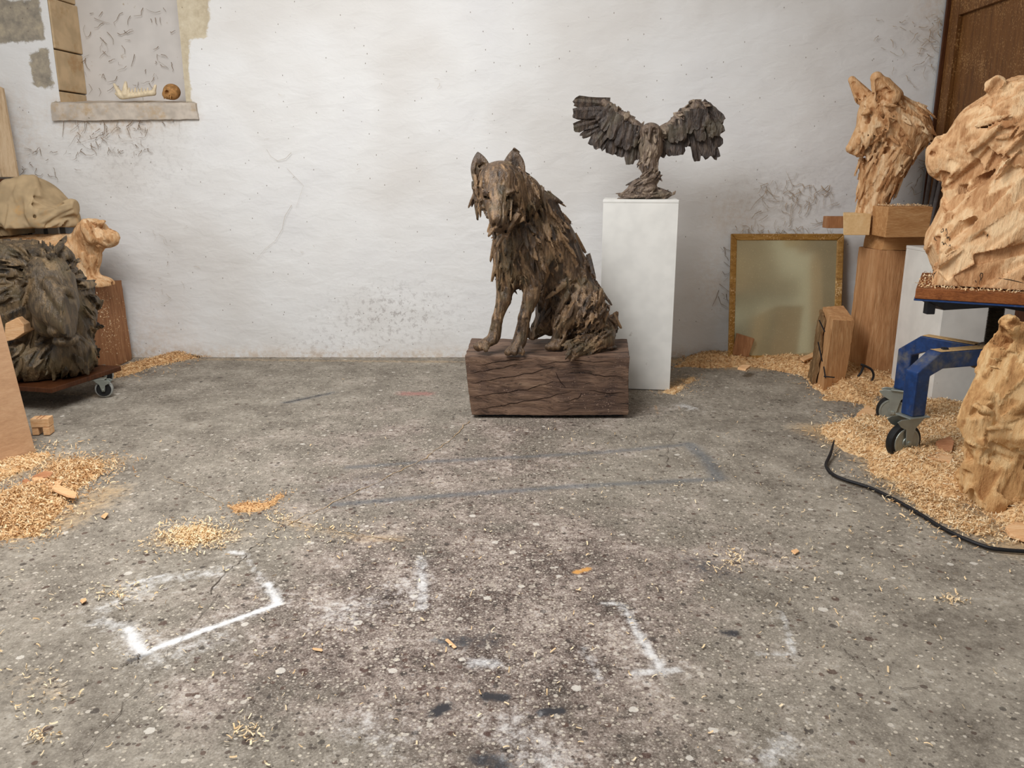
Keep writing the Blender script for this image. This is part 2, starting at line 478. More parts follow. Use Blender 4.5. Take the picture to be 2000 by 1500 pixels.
MAT['white'] = plain('white_painted_board', srgb(226, 223, 216), 0.6, 0.3, var=0.05, scale=9, dust=srgb(196, 190, 180), dust_at=(0.66, 0.74))
MAT['blue'] = plain('blue_paint', srgb(20, 52, 100), 0.42, 0.5, var=0.25, scale=30, dust=srgb(110, 106, 96), dust_at=(0.5, 0.78))
MAT['blue_dusty'] = plain('dusty_blue_steel', srgb(40, 46, 58), 0.7, 0.3, var=0.2, scale=30, dust=srgb(176, 146, 104), dust_at=(0.4, 0.62))
MAT['dust'] = plain('wood_dust', srgb(206, 168, 118), 0.95, 0.05, var=0.14, scale=120, bump=0.5)
MAT['steel'] = plain('zinc_steel', srgb(150, 154, 146), 0.42, 0.5, 0.55, var=0.12, scale=14, dust=srgb(170, 150, 116), dust_at=(0.6, 0.75))
MAT['steel_dark'] = plain('black_steel', srgb(24, 26, 32), 0.5, 0.4, var=0.3)
MAT['thread'] = plain('greased_screw', srgb(70, 64, 54), 0.45, 0.5, 0.5, var=0.25, scale=60)
MAT['rubber'] = plain('black_rubber', srgb(26, 25, 25), 0.65, 0.3, var=0.25, scale=40)
MAT['tyre_grey'] = plain('grey_tyre', srgb(150, 150, 144), 0.6, 0.3, var=0.1, scale=30)
MAT['log'] = wood('split_log_wood', srgb(160, 108, 66), srgb(196, 146, 98), srgb(218, 176, 130), (16, 16, 1.5), bump=0.5)
MAT['check'] = plain('dark_check', srgb(36, 26, 21), 0.9, 0.05, var=0.3, scale=80)
MAT['cable'] = plain('black_cable', srgb(24, 22, 24), 0.55, 0.35, var=0.3, scale=40)
MAT['cable_grey'] = plain('grey_cable', srgb(112, 106, 104), 0.7, 0.25, var=0.15, scale=20)
MAT['conduit'] = plain('grey_conduit', srgb(134, 136, 140), 0.55, 0.3, var=0.1, scale=8)
MAT['canvas'] = plain('dusty_canvas', srgb(176, 152, 118), 0.9, 0.1, var=0.16, scale=10, bump=0.2, dust=srgb(190, 150, 100), dust_at=(0.55, 0.75))
MAT['bone'] = plain('old_bone', srgb(222, 204, 172), 0.6, 0.3, var=0.12, scale=40, dust=srgb(186, 152, 102), dust_at=(0.55, 0.7))
MAT['skull'] = plain('brown_bone', srgb(168, 124, 76), 0.7, 0.2, var=0.3, scale=45)
MAT['stone'] = plain('tan_stone', srgb(204, 178, 142), 0.9, 0.1, var=0.12, scale=9, bump=0.6, dust=srgb(186, 152, 112), dust_at=(0.5, 0.7))
MAT['stone_grey'] = plain('grey_stone', srgb(196, 184, 170), 0.9, 0.1, var=0.14, scale=14, bump=0.7, dust=srgb(190, 166, 136), dust_at=(0.5, 0.7))
MAT['web'] = plain('dusty_cobweb', srgb(172, 150, 124), 0.95, 0.05, var=0.25, scale=30)
MAT['web_dark'] = plain('dark_cobweb', srgb(138, 118, 98), 0.95, 0.05, var=0.25, scale=30)
MAT['pen'] = plain('pen_ink', srgb(34, 30, 30), 0.6, 0.2)
MAT['crack'] = plain('floor_crack_dirt', srgb(96, 87, 79), 0.95, 0.05, var=0.3, scale=60)
MAT['crack_light'] = plain('floor_crack_dust', srgb(176, 150, 118), 0.95, 0.05, var=0.3, scale=60)

def mat_shavings():
    m = NT('wood_shavings', 0.85, 0.15)
    t = m.attr('tone').outputs['Fac']
    c = m.ramp(t, [(0.0, srgb(160, 112, 70)), (0.3, srgb(212, 168, 118)), (0.65, srgb(234, 200, 152)), (1.0, srgb(250, 230, 194))])
    return m.done(c)
MAT['shavings'] = mat_shavings()

def mat_beam():
    m = NT('stained_oak_beam', 0.68, 0.25)
    v = m.map((1, 1, 1)); warp = m.noise(v, 1.6, 3, 0.5)
    cmb = m.n('VectorMath', operation='ADD'); m.L(m.map((1.1, 9, 13), (0, R(-7), 0)), cmb.inputs[0])
    sc_ = m.n('VectorMath', operation='SCALE'); cx = m.n('CombineXYZ'); m.L(warp, cx.inputs[2]); m.L(warp, cx.inputs[1]); m.L(cx.outputs[0], sc_.inputs[0]); sc_.inputs['Scale'].default_value = 3.2
    m.L(sc_.outputs[0], cmb.inputs[1])
    g = m.noise(cmb.outputs[0], 2.4, 5, 0.7); g2 = m.noise(cmb.outputs[0], 9.0, 3, 0.7); blot = m.noise(v, 4.5, 3, 0.6); fine = m.noise(v, 160, 2)
    c = m.ramp(g, [(0.30, srgb(50, 38, 31)), (0.45, srgb(98, 76, 62)), (0.6, srgb(124, 98, 80)), (0.75, srgb(152, 126, 104))])
    c = m.mix(m.math('MULTIPLY', m.step(blot, 0.48, 0.7), 0.55), c, srgb(58, 44, 42))
    crack = m.step(g2, 0.37, 0.30); c = m.mix(m.math('MULTIPLY', crack, 0.8), c, srgb(22, 16, 14))
    c = m.mix(m.step(m.math('ADD', fine, m.math('MULTIPLY', blot, 0.5)), 0.97, 1.02), c, srgb(178, 150, 128))
    h = m.math('SUBTRACT', m.math('MULTIPLY', g, 0.8), m.math('MULTIPLY', crack, 0.35))
    return m.done(c, m.bump(h, 0.7, 0.02))
MAT['beam'] = mat_beam()

def mat_wall():
    m = NT('limewashed_plaster', 0.9, 0.1, dim='2D')
    sx = m.n('SeparateXYZ'); m.L(m.co.outputs['Object'], sx.inputs[0]); cv = m.n('CombineXYZ'); m.L(m.math('ADD', sx.outputs[0], sx.outputs[1]), cv.inputs[0]); m.L(sx.outputs[2], cv.inputs[1])
    def mp2(scale, rot=0.0):
        q = m.n('Mapping'); m.L(cv.outputs[0], q.inputs[0]); q.inputs['Scale'].default_value = (*scale, 1); q.inputs['Rotation'].default_value = (0, 0, rot); return q.outputs[0]
    v = cv.outputs[0]; vs = mp2((1.0, 1.8), R(24)); vs2 = mp2((1.0, 2.0), R(-32))
    tr = m.noise(vs, 3.4, 3, 0.5, 0.2); tr2 = m.noise(vs2, 8.0, 3, 0.55, 0.3); big = m.noise(v, 1.1, 2, 0.6)
    c = m.ramp(big, [(0.3, srgb(220, 216, 211)), (0.55, srgb(230, 228, 225)), (0.75, srgb(226, 224, 222))])
    a = m.sep(m.attr('marks').outputs['Color']); a2 = m.sep(m.attr('marks2').outputs['Color'])
    mott = m.noise(v, 24, 4, 0.75); mid = m.noise(v, 9, 3, 0.65)
    tan = m.math('MULTIPLY', a[1], m.step(m.math('ADD', mott, m.math('MULTIPLY', mid, 0.5)), 0.5, 1.0))
    c = m.mix(tan, c, srgb(196, 164, 126))
    dirt = m.math('MULTIPLY', a[2], m.step(mott, 0.50, 0.66)); c = m.mix(m.math('MULTIPLY', dirt, 0.7), c, srgb(136, 124, 118))
    gst = m.ramp(m.math('ADD', m.math('MULTIPLY', mid, 0.6), m.math('MULTIPLY', mott, 0.4)), [(0.3, srgb(128, 122, 112)), (0.5, srgb(160, 150, 134)), (0.7, srgb(190, 176, 152))])
    st = m.ramp(m.math('ADD', m.math('MULTIPLY', mid, 0.6), m.math('MULTIPLY', mott, 0.4)), [(0.3, srgb(180, 164, 138)), (0.5, srgb(200, 186, 160)), (0.7, srgb(214, 202, 178))])
    e = m.step(m.math('ADD', a[0], m.math('MULTIPLY', m.math('SUBTRACT', m.math('ADD', mott, mid), 1.0), 0.55)), 0.36, 0.58); c = m.mix(e, c, st)
    e2 = m.step(m.math('ADD', a2[0], m.math('MULTIPLY', m.math('SUBTRACT', m.math('ADD', mott, mid), 1.0), 0.55)), 0.36, 0.58); c = m.mix(e2, c, gst)
    fly = m.step(m.voro(mp2((1, .6)), 17).outputs['Distance'], 0.058, 0.035)
    pick = m.step(m.noise(v, 13.1, 2), 0.6, 0.64); c = m.mix(m.math('MULTIPLY', m.math('MULTIPLY', fly, pick), 0.75), c, srgb(112, 96, 80))
    h = m.math('ADD', m.math('ADD', m.math('MULTIPLY', tr, 0.55), m.math('MULTIPLY', tr2, 0.35)), 0.0)
    return m.done(c, m.bump(h, 0.5, 0.023))
MAT['wall'] = mat_wall()
MAT['plaster'] = plain('niche_plaster', srgb(214, 208, 202), 0.9, 0.1, var=0.05, scale=6, bump=0.5, dust=srgb(178, 158, 134), dust_at=(0.64, 0.72))

def mat_floor():
    m = NT('stained_concrete', 0.72, 0.2, dim='2D')
    v = m.map((1, 1, 1))
    midn = m.noise(v, 4.5, 4, 0.66); fine = m.noise(v, 34, 5, 0.75); grit = m.noise(v, 165, 2, 0.7)
    A = m.sep(m.attr('marks').outputs['Color']); B = m.sep(m.attr('marks2').outputs['Color'])
    white, blue, orange = A[0], A[1], A[2]; traffic, tan, dark = B[0], B[1], B[2]
    f1 = m.math('ADD', m.math('MULTIPLY', midn, 0.5), m.math('MULTIPLY', fine, 0.5))
    clean = m.ramp(f1, [(0.34, srgb(106, 97, 86)), (0.5, srgb(141, 132, 119)), (0.66, srgb(170, 160, 145))])
    worn = m.ramp(f1, [(0.36, srgb(62, 50, 45)), (0.45, srgb(103, 89, 81)), (0.53, srgb(136, 121, 111)), (0.62, srgb(172, 157, 145)), (0.72, srgb(206, 194, 182))])
    c = m.mix(m.step(m.math('ADD', traffic, m.math('MULTIPLY', m.math('SUBTRACT', midn, 0.5), 0.9)), 0.2, 0.75), clean, worn)
    wgt = m.math('ADD', m.math('MULTIPLY', traffic, 0.75), 0.25)
    c = m.mix(m.math('MULTIPLY', m.step(grit, 0.56, 0.7), m.math('MULTIPLY', wgt, 0.6)), c, srgb(214, 205, 192))
    c = m.mix(m.math('MULTIPLY', m.step(grit, 0.44, 0.32), m.math('MULTIPLY', wgt, 0.8)), c, srgb(64, 54, 48))
    def drops(c, scale, thr, seed, keep, cols, amt):
        mp = m.n('Mapping'); m.L(m.co.outputs['Object'], mp.inputs[0]); mp.inputs['Location'].default_value = (seed * 3.7, seed * 1.9, 0)
        vo = m.voro(mp.outputs[0], scale)
        d = m.math('ADD', vo.outputs['Distance'], m.math('MULTIPLY', m.math('SUBTRACT', fine, 0.5), thr * 1.6))
        rr = m.sep(vo.outputs['Color'])
        k = m.math('LESS_THAN', d, m.math('MULTIPLY', rr[1], thr))
        k = m.math('MULTIPLY', k, m.math('LESS_THAN', rr[0], m.math('MULTIPLY', wgt, keep)))
        nd = m.n('ValToRGB'); m.L(rr[2], nd.inputs[0]); nd.color_ramp.interpolation = 'CONSTANT'; e = nd.color_ramp.elements
        while len(e) < len(cols): e.new(0.5)
        for q, (el, cc) in enumerate(zip(e, cols)): el.position = q / len(cols); el.color = (*cc, 1)
        return m.mix(m.math('MULTIPLY', k, amt), c, nd.outputs[0])
    c = drops(c, 34, 0.30, 1, 0.75, [srgb(66, 48, 42), srgb(206, 196, 182), srgb(58, 52, 48), srgb(84, 60, 50)], 0.7)
    c = drops(c, 13, 0.17, 2, 0.6, [srgb(74, 48, 40), srgb(220, 212, 200), srgb(60, 52, 48), srgb(176, 164, 150)], 0.7)
    c = drops(c, 75, 0.36, 3, 1.0, [srgb(216, 204, 186), srgb(66, 56, 50), srgb(190, 178, 160)], 0.65)
    br = m.math('ADD', m.math('MULTIPLY', fine, 0.8), m.math('MULTIPLY', midn, 0.4))
    c = m.mix(m.math('MULTIPLY', m.step(m.math('ADD', tan, m.math('MULTIPLY', br, 1.1)), 0.8, 1.5), 0.8), c, srgb(202, 168, 122))
    c = m.mix(m.math('MULTIPLY', m.step(m.math('ADD', blue, m.math('MULTIPLY', br, 0.9)), 0.7, 1.4), 0.62), c, srgb(86, 94, 102))
    c = m.mix(m.step(m.math('ADD', orange, m.math('MULTIPLY', br, 0.9)), 0.95, 1.35), c, srgb(208, 152, 84))
    c = m.mix(m.step(m.math('ADD', dark, m.math('MULTIPLY', br, 1.6)), 1.15, 1.6), c, srgb(58, 56, 58))
    c = m.mix(m.math('MULTIPLY', m.step(m.math('ADD', white, m.math('MULTIPLY', br, 2.0)), 1.35, 2.35), 0.88), c, srgb(228, 226, 224))
    red = m.attr('red').outputs['Fac']; c = m.mix(m.math('MULTIPLY', m.step(m.math('ADD', red, br), 0.85, 1.6), 0.6), c, srgb(184, 96, 92))
    return m.done(c, m.bump(fine, 0.45, 0.007))
MAT['floor'] = mat_floor()

def mat_mirror():
    m = NT('dusty_mirror', 0.16, 0.5, 1.0); v = m.map((1, 1, 1))
    d = m.noise(v, 5, 6, 0.6); s = m.noise(v, 120, 3, 0.7)
    m.b.inputs['Base Color'].default_value = (*srgb(206, 206, 176), 1)
    dust = m.n('BsdfDiffuse'); dust.inputs[0].default_value = (*srgb(186, 176, 142), 1)
    mx = m.n('MixShader'); k = m.math('ADD', 0.42, m.math('ADD', m.math('MULTIPLY', d, 0.25), m.math('MULTIPLY', m.step(s, 0.6, 0.72), 0.3)))
    m.L(k, mx.inputs[0]); m.L(m.b.outputs[0], mx.inputs[1]); m.L(dust.outputs[0], mx.inputs[2])
    m.L(mx.outputs[0], m.t.nodes['Material Output'].inputs[0])
    return m.m
MAT['mirror'] = mat_mirror()

# ------------------------------------------------------------------ the room
WY, WXR, WXL, ZT = 5.64, 2.83, -3.55, 3.6
NX0, NX1, NZ0, NZ1 = -2.95, -2.13, 1.70, 2.85          # blind window in the back wall
def grid_faces(nx, ny):
    i = np.arange((nx - 1) * (ny - 1)); a = i // (ny - 1) * ny + i % (ny - 1)
    return np.stack([a, a + ny, a + ny + 1, a + 1], 1)

def build_floor():
    xs = np.linspace(WXL, WXR + .05, 560); ys = np.linspace(1.05, WY + .04, 430)
    X, Y = np.meshgrid(xs, ys, indexing='ij'); x, y = X.ravel(), Y.ravel()
    z = -0.0035 + 0.002 * lumps(x, y, 3, 0.6)
    P = lambda pts: [tuple(fl(u, v)[:2]) for u, v in pts]
    white = np.zeros_like(x); blue = np.zeros_like(x); org = np.zeros_like(x); dark = np.zeros_like(x); tan = np.zeros_like(x); red = np.zeros_like(x)
    for pts, w, a in [([(278, 1273), (420, 1222), (545, 1178)], .014, 1.0), ([(278, 1273), (248, 1225)], .022, .8), ([(545, 1176), (522, 1140)], .02, .85), ([(250, 1140), (320, 1122)], .014, .6),
                      ([(195, 1212), (245, 1222)], .045, .45), ([(450, 1077), (478, 1082)], .016, .65), ([(478, 1085), (520, 1140)], .02, .4), ([(200, 1190), (310, 1130), (430, 1115)], .05, .35),
                      ([(822, 1088), (827, 1185)], .03, .5), ([(1180, 1176), (1215, 1178), (1240, 1225), (1290, 1302)], .018, .6), ([(1138, 1265), (1170, 1325)], .02, .4), ([(1240, 1312), (1320, 1306)], .02, .5),
                      ([(1527, 1190), (1551, 1276)], .012, .5), ([(1470, 1273), (1551, 1276)], .01, .4), ([(925, 1293), (965, 1294)], .03, .6), ([(660, 1200), (800, 1150)], .12, .25),
                      ([(300, 1290), (420, 1250)], .09, .3), ([(1000, 1420), (1060, 1490)], .1, .3), ([(700, 1420), (760, 1450)], .1, .25), ([(1500, 1480), (1530, 1450)], .05, .4), ([(1335, 790), (1350, 796)], .05, .5)]:
        w = w * .72; d = seg_dist(x, y, P(pts)); white = np.maximum(white, a * np.exp(-(d / w) ** 2) + .35 * a * np.exp(-(d / (w * 4)) ** 2))
    for pts, w, a in [([(680, 912), (850, 900), (1180, 882), (1345, 866)], .035, .6), ([(1345, 866), (1380, 895), (1405, 932)], .05, .7), ([(1405, 934), (1120, 948), (820, 970), (650, 985)], .035, .65), ([(640, 960), (760, 940)], .12, .35), ([(560, 785), (650, 766)], .05, .5)]:
        d = seg_dist(x, y, P(pts)); blue = np.maximum(blue, .8 * a * np.exp(-(d / (w * .8)) ** 2) + .25 * a * np.exp(-(d / (w * 3)) ** 2))
    for pts, w, a in [([(465, 990), (520, 985)], .035, .75), ([(520, 985), (548, 968)], .025, .7), ([(1124, 1116), (1148, 1110)], .022, .85), ([(1280, 790), (1285, 808)], .02, .5), ([(1325, 790), (1332, 812)], .015, .5)]:
        d = seg_dist(x, y, P(pts)); org = np.maximum(org, a * np.exp(-(d / w) ** 2))
    for pts, w, a in [([(950, 1358), (985, 1362)], .018, .9), ([(850, 1390), (870, 1378)], .02, .85), ([(1062, 1390), (1095, 1385)], .02, .85), ([(1415, 1232), (1440, 1236)], .02, .6), ([(285, 1275), (250, 1290)], .015, .5),
                      ([(940, 1480), (975, 1495)], .04, .6), ([(560, 785), (640, 768)], .02, .45), ([(880, 1250), (960, 1252)], .05, .45), ([(1360, 1100), (1440, 1130)], .08, .35), ([(700, 930), (760, 925)], .05, .3)]:
        d = seg_dist(x, y, P(pts)); dark = np.maximum(dark, a * np.exp(-(d / w) ** 2))
    for pts, w, a in [([(0, 930), (70, 900), (205, 905)], .12, .55), ([(0, 1040), (120, 1020), (210, 960)], .12, .5), ([(330, 1050), (430, 1045)], .1, .45), ([(60, 760), (190, 772)], .08, .35), ([(560, 1020), (700, 1050), (790, 1052)], .05, .35),
                      ([(1320, 705), (1420, 715), (1600, 720)], .12, .6), ([(1600, 840), (1700, 880), (1800, 960), (1990, 1060)], .16, .6), ([(1300, 760), (1340, 740)], .08, .5), ([(300, 700), (900, 706)], .05, .4), ([(50, 1320), (110, 1350)], .08, .25)]:
        d = seg_dist(x, y, P(pts)); tan = np.maximum(tan, a * np.exp(-(d / w) ** 2))
    red = np.exp(-((seg_dist(x, y, P([(790, 768), (835, 768)]))) / .07) ** 2) * .7
    U, Vv = uv(np.stack([x, y, 0 * x], 1))
    tr = np.exp(-((U - 960) / 480) ** 2 - ((Vv - 1230) / 420) ** 2) * .95 + .28 * np.exp(-((U - 300) / 300) ** 2 - ((Vv - 1300) / 200) ** 2)
    tr = np.clip(tr + .2 * lumps(x, y, 9, .8), 0, 1)
    far = sstep(760, 700, Vv); tr = tr * (1 - .7 * far)
    o = make('floor', np.stack([x, y, z], 1), grid_faces(len(xs), len(ys)), MAT['floor'], smooth=True,
             attrs={'marks': np.stack([white, blue, org], 1), 'marks2': np.stack([tr, tan, dark], 1), 'red': red}, origin=(0, 3.3, 0))
    tag(o, 'stained grey concrete studio floor with chalk outlines and paint drips', kind='structure')
    # the rest of the slab, behind and beside the camera
    mb = MB(); mb.box(((WXL + WXR) / 2, -0.5, -.06), ((WXR - WXL) / 2 + .05, 1.55, .055))
    mb.build('floor_slab', MAT['floor'], o)
    cr = [([(917, 822), (880, 858), (820, 900), (740, 940), (640, 988), (560, 1026)], .0035, 'crack_light'), ([(560, 1026), (520, 1052), (480, 1082), (450, 1110), (410, 1160)], .003, 'crack'),
          ([(320, 930), (380, 955), (440, 985)], .0025, 'crack_light'), ([(540, 1012), (610, 1028), (700, 1046), (790, 1056)], .0025, 'crack_light'), ([(1640, 1258), (1680, 1300), (1720, 1334)], .0022, 'crack'), ([(1760, 1362), (1790, 1390), (1822, 1412)], .0018, 'crack'),
          ([(1460, 1068), (1520, 1090), (1595, 1122)], .003, 'crack'), ([(278, 1276), (262, 1290), (236, 1300)], .005, 'crack'), ([(1355, 1012), (1360, 1035), (1368, 1056)], .0022, 'crack'), ([(430, 1160), (330, 1270), (190, 1440), (150, 1490)], .0012, 'crack'),
          ([(1750, 1340), (1830, 1350)], .0018, 'crack'), ([(1325, 838), (1303, 862), (1302, 905), (1306, 912)], .0016, 'crack')]
    for pts, w, mt in cr:
        w3 = [fl(u, v) for u, v in pts]; V = []; Fc = []; fine = []
        for a, b in zip(w3[:-1], w3[1:]):
            for k in range(8): fine.append(a + (b - a) * k / 8)
        fine.append(w3[-1]); w = w * .55; rr = np.random.default_rng(len(pts) * 7)
        for i, p in enumerate(fine):
            t = fine[min(i + 1, len(fine) - 1)] - fine[max(i - 1, 0)]; nrm = np.array([-t[1], t[0], 0]); nrm /= np.linalg.norm(nrm)
            p = p + nrm * rr.normal(0, .006); ww = w * rr.uniform(.35, 1.5)
            V += [p + nrm * ww + [0, 0, .0006], p - nrm * ww + [0, 0, .0006]]
        Fc = [(2 * i, 2 * i + 1, 2 * i + 3, 2 * i + 2) for i in range(len(fine) - 1)]
        make('crack', V, Fc, MAT[mt], o)
    return o
FLOOR = build_floor()

def build_wall():
    def lines(a, b, cuts, n):
        s = np.linspace(a, b, n)
        for c in cuts: s[np.argmin(np.abs(s - c))] = c
        return s
    xs = lines(WXL - .02, WXR + .02, [NX0, NX1], 330); zs = lines(-.03, ZT, [NZ0, NZ1], 190)
    X, Z = np.meshgrid(xs, zs, indexing='ij'); x, z = X.ravel(), Z.ravel()
    rel = .006 * lumps(x, z, 21, .5) + .0025 * lumps(x * .8, z * 1.6, 22, 2.4)
    nb = ((x > NX0 - .08) & (x < NX1 + .08) & (z > NZ0 - .1)); rel = np.where(nb, rel * .3, rel)
    p3 = np.stack([x, np.full_like(x, WY), z], 1); U, V = uv(p3)
    pol = lambda pts: poly_sd(U, V, pts)
    stone = sstep(-20, 16, pol([(330, -40), (405, -40), (408, 40), (400, 70), (368, 74), (366, 150), (372, 200), (350, 205), (330, 120)]))
    gst = sstep(-22, 16, np.maximum(pol([(-40, -30), (20, 5), (72, 0), (84, 76), (40, 80), (-40, 82)]), pol([(62, 108), (90, 96), (100, 168), (68, 165)])))
    gst = np.maximum(gst, .9 * sstep(-10, 6, pol([(104, 200), (380, 200), (378, 226), (250, 232), (108, 226)])))
    tan = .55 * sstep(-30, 20, pol([(105, 225), (150, 260), (240, 258), (330, 236), (378, 226), (370, 200), (110, 200)]))
    tan += .55 * np.exp(-((z - .0) / .06) ** 2) + .25 * np.exp(-((x + 2.6) / .4) ** 2 - ((z - .1) / .25) ** 2) + .5 * np.exp(-((U - 1830) / 40) ** 2) * sstep(300, 0, V) * .7
    tan += .35 * np.exp(-((U - 20) / 60) ** 2 - ((V - 280) / 90) ** 2) + .3 * np.exp(-((U - 1440) / 60) ** 2 - ((V - 420) / 50) ** 2) + .3 * np.exp(-((U - 1400) / 40) ** 2 - ((V - 560) / 70) ** 2)
    dirt = .75 * np.exp(-((U - 770) / 110) ** 2 - ((V - 615) / 55) ** 2) + .3 * np.exp(-((U - 260) / 120) ** 2 - ((V - 300) / 90) ** 2) + .3 * np.exp(-((U - 1560) / 120) ** 2 - ((V - 380) / 60) ** 2) + .35 * np.exp(-((U - 620) / 90) ** 2 - ((V - 670) / 30) ** 2)
    rel = rel + .006 * np.clip(stone + gst, 0, 1)           # plaster stands proud of the bare stone
    Fc = grid_faces(len(xs), len(zs))
    cx = x[Fc].mean(1); cz = z[Fc].mean(1)
    Fc = Fc[~((cx > NX0) & (cx < NX1) & (cz > NZ0) & (cz < NZ1))]
    o = make('wall_back', np.stack([x, WY + rel, z], 1), Fc, MAT['wall'], smooth=True, attrs={'marks': np.stack([stone, tan, dirt], 1), 'marks2': np.stack([gst, 0 * x, 0 * x], 1)}, origin=(0, WY, 0))
    tag(o, 'rough white limewashed back wall of the studio', kind='structure')
    # blind window: plastered back, stone jambs laid in courses, projecting sill
    d = .30
    mb = MB(); mb.box(((NX0 + NX1) / 2, WY + d + .03, (NZ0 + NZ1) / 2), ((NX1 - NX0) / 2 + .12, .03, (NZ1 - NZ0) / 2 + .1)); mb.build('niche_back', MAT['plaster'], o)
    zz = [NZ0 - .02, 1.775, 2.03, 2.34, 2.62, NZ1 + .02]
    for k in range(5):
        for side in (0, 1):
            mb = MB(); x0 = NX0 - .13 if side == 0 else NX1; j = .006 * ((k * 37 + side * 11) % 5 - 2)
            xin = (NX0 + j * .5) if side == 0 else (NX1 + .13)
            if side == 0: mb.hexa([(x0, WY + .02, zz[k] + .004), (xin, WY + .012, zz[k] + .004), (xin + .035, WY + d, zz[k] + .004), (x0, WY + d, zz[k] + .004), (x0, WY + .02, zz[k + 1] - .004), (xin, WY + .012, zz[k + 1] - .004), (xin + .035, WY + d, zz[k + 1] - .004), (x0, WY + d, zz[k + 1] - .004)])
            else: mb.hexa([(NX1 - j * .5, WY + .012, zz[k] + .004), (xin, WY + .02, zz[k] + .004), (xin, WY + d, zz[k] + .004), (NX1 - .02, WY + d, zz[k] + .004), (NX1 - j * .5, WY + .012, zz[k + 1] - .004), (xin, WY + .02, zz[k + 1] - .004), (xin, WY + d, zz[k + 1] - .004), (NX1 - .02, WY + d, zz[k + 1] - .004)])
            mb.build('stone', MAT['stone'], o, bevel=.006)
    mb = MB(); mb.box(((NX0 + NX1) / 2, WY + d / 2, NZ1 + .06), ((NX1 - NX0) / 2 + .12, d / 2, .05)); mb.build('lintel_stone', MAT['stone'], o, bevel=.006)
    c = [(-3.01, WY - .028, 1.585), (-2.05, WY - .024, 1.595), (-2.05, WY + d, 1.60), (-3.01, WY + d, 1.60), (-3.0, WY - .034, 1.695), (-2.06, WY - .03, 1.695), (-2.06, WY + d, 1.735), (-3.0, WY + d, 1.735)]
    V, Fq = rough_box(c, (40, 8, 6), .004, 6, 5, .006); make('window_sill', V, Fq, MAT['stone_grey'], o, smooth=False)
    return o
WALL = build_wall()

def side_wall(name, x, sgn):
    ys = np.linspace(-1.6, WY + .02, 150); zs = np.linspace(-.03, ZT, 80); Yg, Zg = np.meshgrid(ys, zs, indexing='ij'); y, z = Yg.ravel(), Zg.ravel()
    xx = x + .006 * lumps(y, z, 31 + sgn, .5)
    Fc = grid_faces(len(ys), len(zs)); Fc = Fc if sgn < 0 else Fc[:, ::-1]
    zero = np.zeros((len(y), 3)); tanv = zero.copy(); tanv[:, 1] = .5 * np.exp(-(z / .08) ** 2)
    o = make(name, np.stack([xx, y, z], 1), Fc, MAT['wall'], smooth=True, attrs={'marks': tanv, 'marks2': zero}, origin=(x, 2, 0))
    return tag(o, kind='structure')
side_wall('wall_left', WXL, -1)['label'] = 'white plastered side wall beyond the canvas and boards'
side_wall('wall_right', WXR, 1)['label'] = 'white plastered side wall around the brown door'
# ceiling with an open skylight over the left of the room
def build_ceiling():
    mb = MB(); z = ZT
    sx0, sx1, sy0, sy1 = -2.6, -0.1, .8, 3.5
    for x0, x1, y0, y1 in [(WXL, sx0, -1.6, WY), (sx1, WXR, -1.6, WY), (sx0, sx1, -1.6, sy0), (sx0, sx1, sy1, WY)]:
        mb.box(((x0 + x1) / 2, (y0 + y1) / 2, z + .05), ((x1 - x0) / 2, (y1 - y0) / 2, .05))
    o = mb.build('ceiling', MAT['plaster']); tag(o, 'white plaster ceiling with a skylight opening', kind='structure')
build_ceiling()

# ------------------------------------------------------------------ door, conduit and cables on the right
def build_door():
    x = WXR; y1, y0 = WY - .06, 4.44
    d = empty('door_1', (x - .02, (y0 + y1) / 2, 0)); tag(d, 'brown panelled wooden door behind the bear head', kind='structure')
    mb = MB(); mb.box((x - .02, (y0 + y1) / 2, 1.45), (.02, (y1 - y0) / 2, 1.45)); mb.build('door_leaf', MAT['door'], d)
    for yy, w in ((y1 - .05, .05), (y0 + .05, .05)):
        mb = MB(); mb.box((x - .055, yy, 1.45), (.016, w, 1.45)); mb.build('stile', MAT['door'], d, bevel=.005)
    for zc, hh in ((.12, .12), (1.05, .09), (2.27, .07), (2.86, .04)):
        mb = MB(); mb.box((x - .053, (y0 + y1) / 2, zc), (.014, (y1 - y0) / 2 - .1, hh)); mb.build('rail', MAT['door'], d, bevel=.005)
    mb = MB(); mb.box((x - .05, y0 - .07, 1.45), (.04, .06, 1.45)); mb.build('door_post', MAT['door_dark'], d, bevel=.006)
    mb = MB(); mb.box((x - .03, y0 - .3, 1.45), (.02, .17, 1.45)); mb.build('side_panel', MAT['door_dark'], d, bevel=.004)
    mb = MB(); mb.box((x - .06, y1 + .015, 1.45), (.03, .012, 1.45)); mb.build('door_edge', MAT['door_dark'], d)
build_door()
mb = MB(); xx = WXR - .06
mb.tube([(xx - .015, WY - .03, 0.0), (xx - .02, WY - .03, 1.2), (xx - .015, WY - .03, 2.4), (xx - .015, WY - .03, 3.59)], .016, 10)
tag(mb.build('conduit_pipe', MAT['conduit'], smooth=True), 'thin grey vertical pipe in the corner beside the brown door', 'pipe')
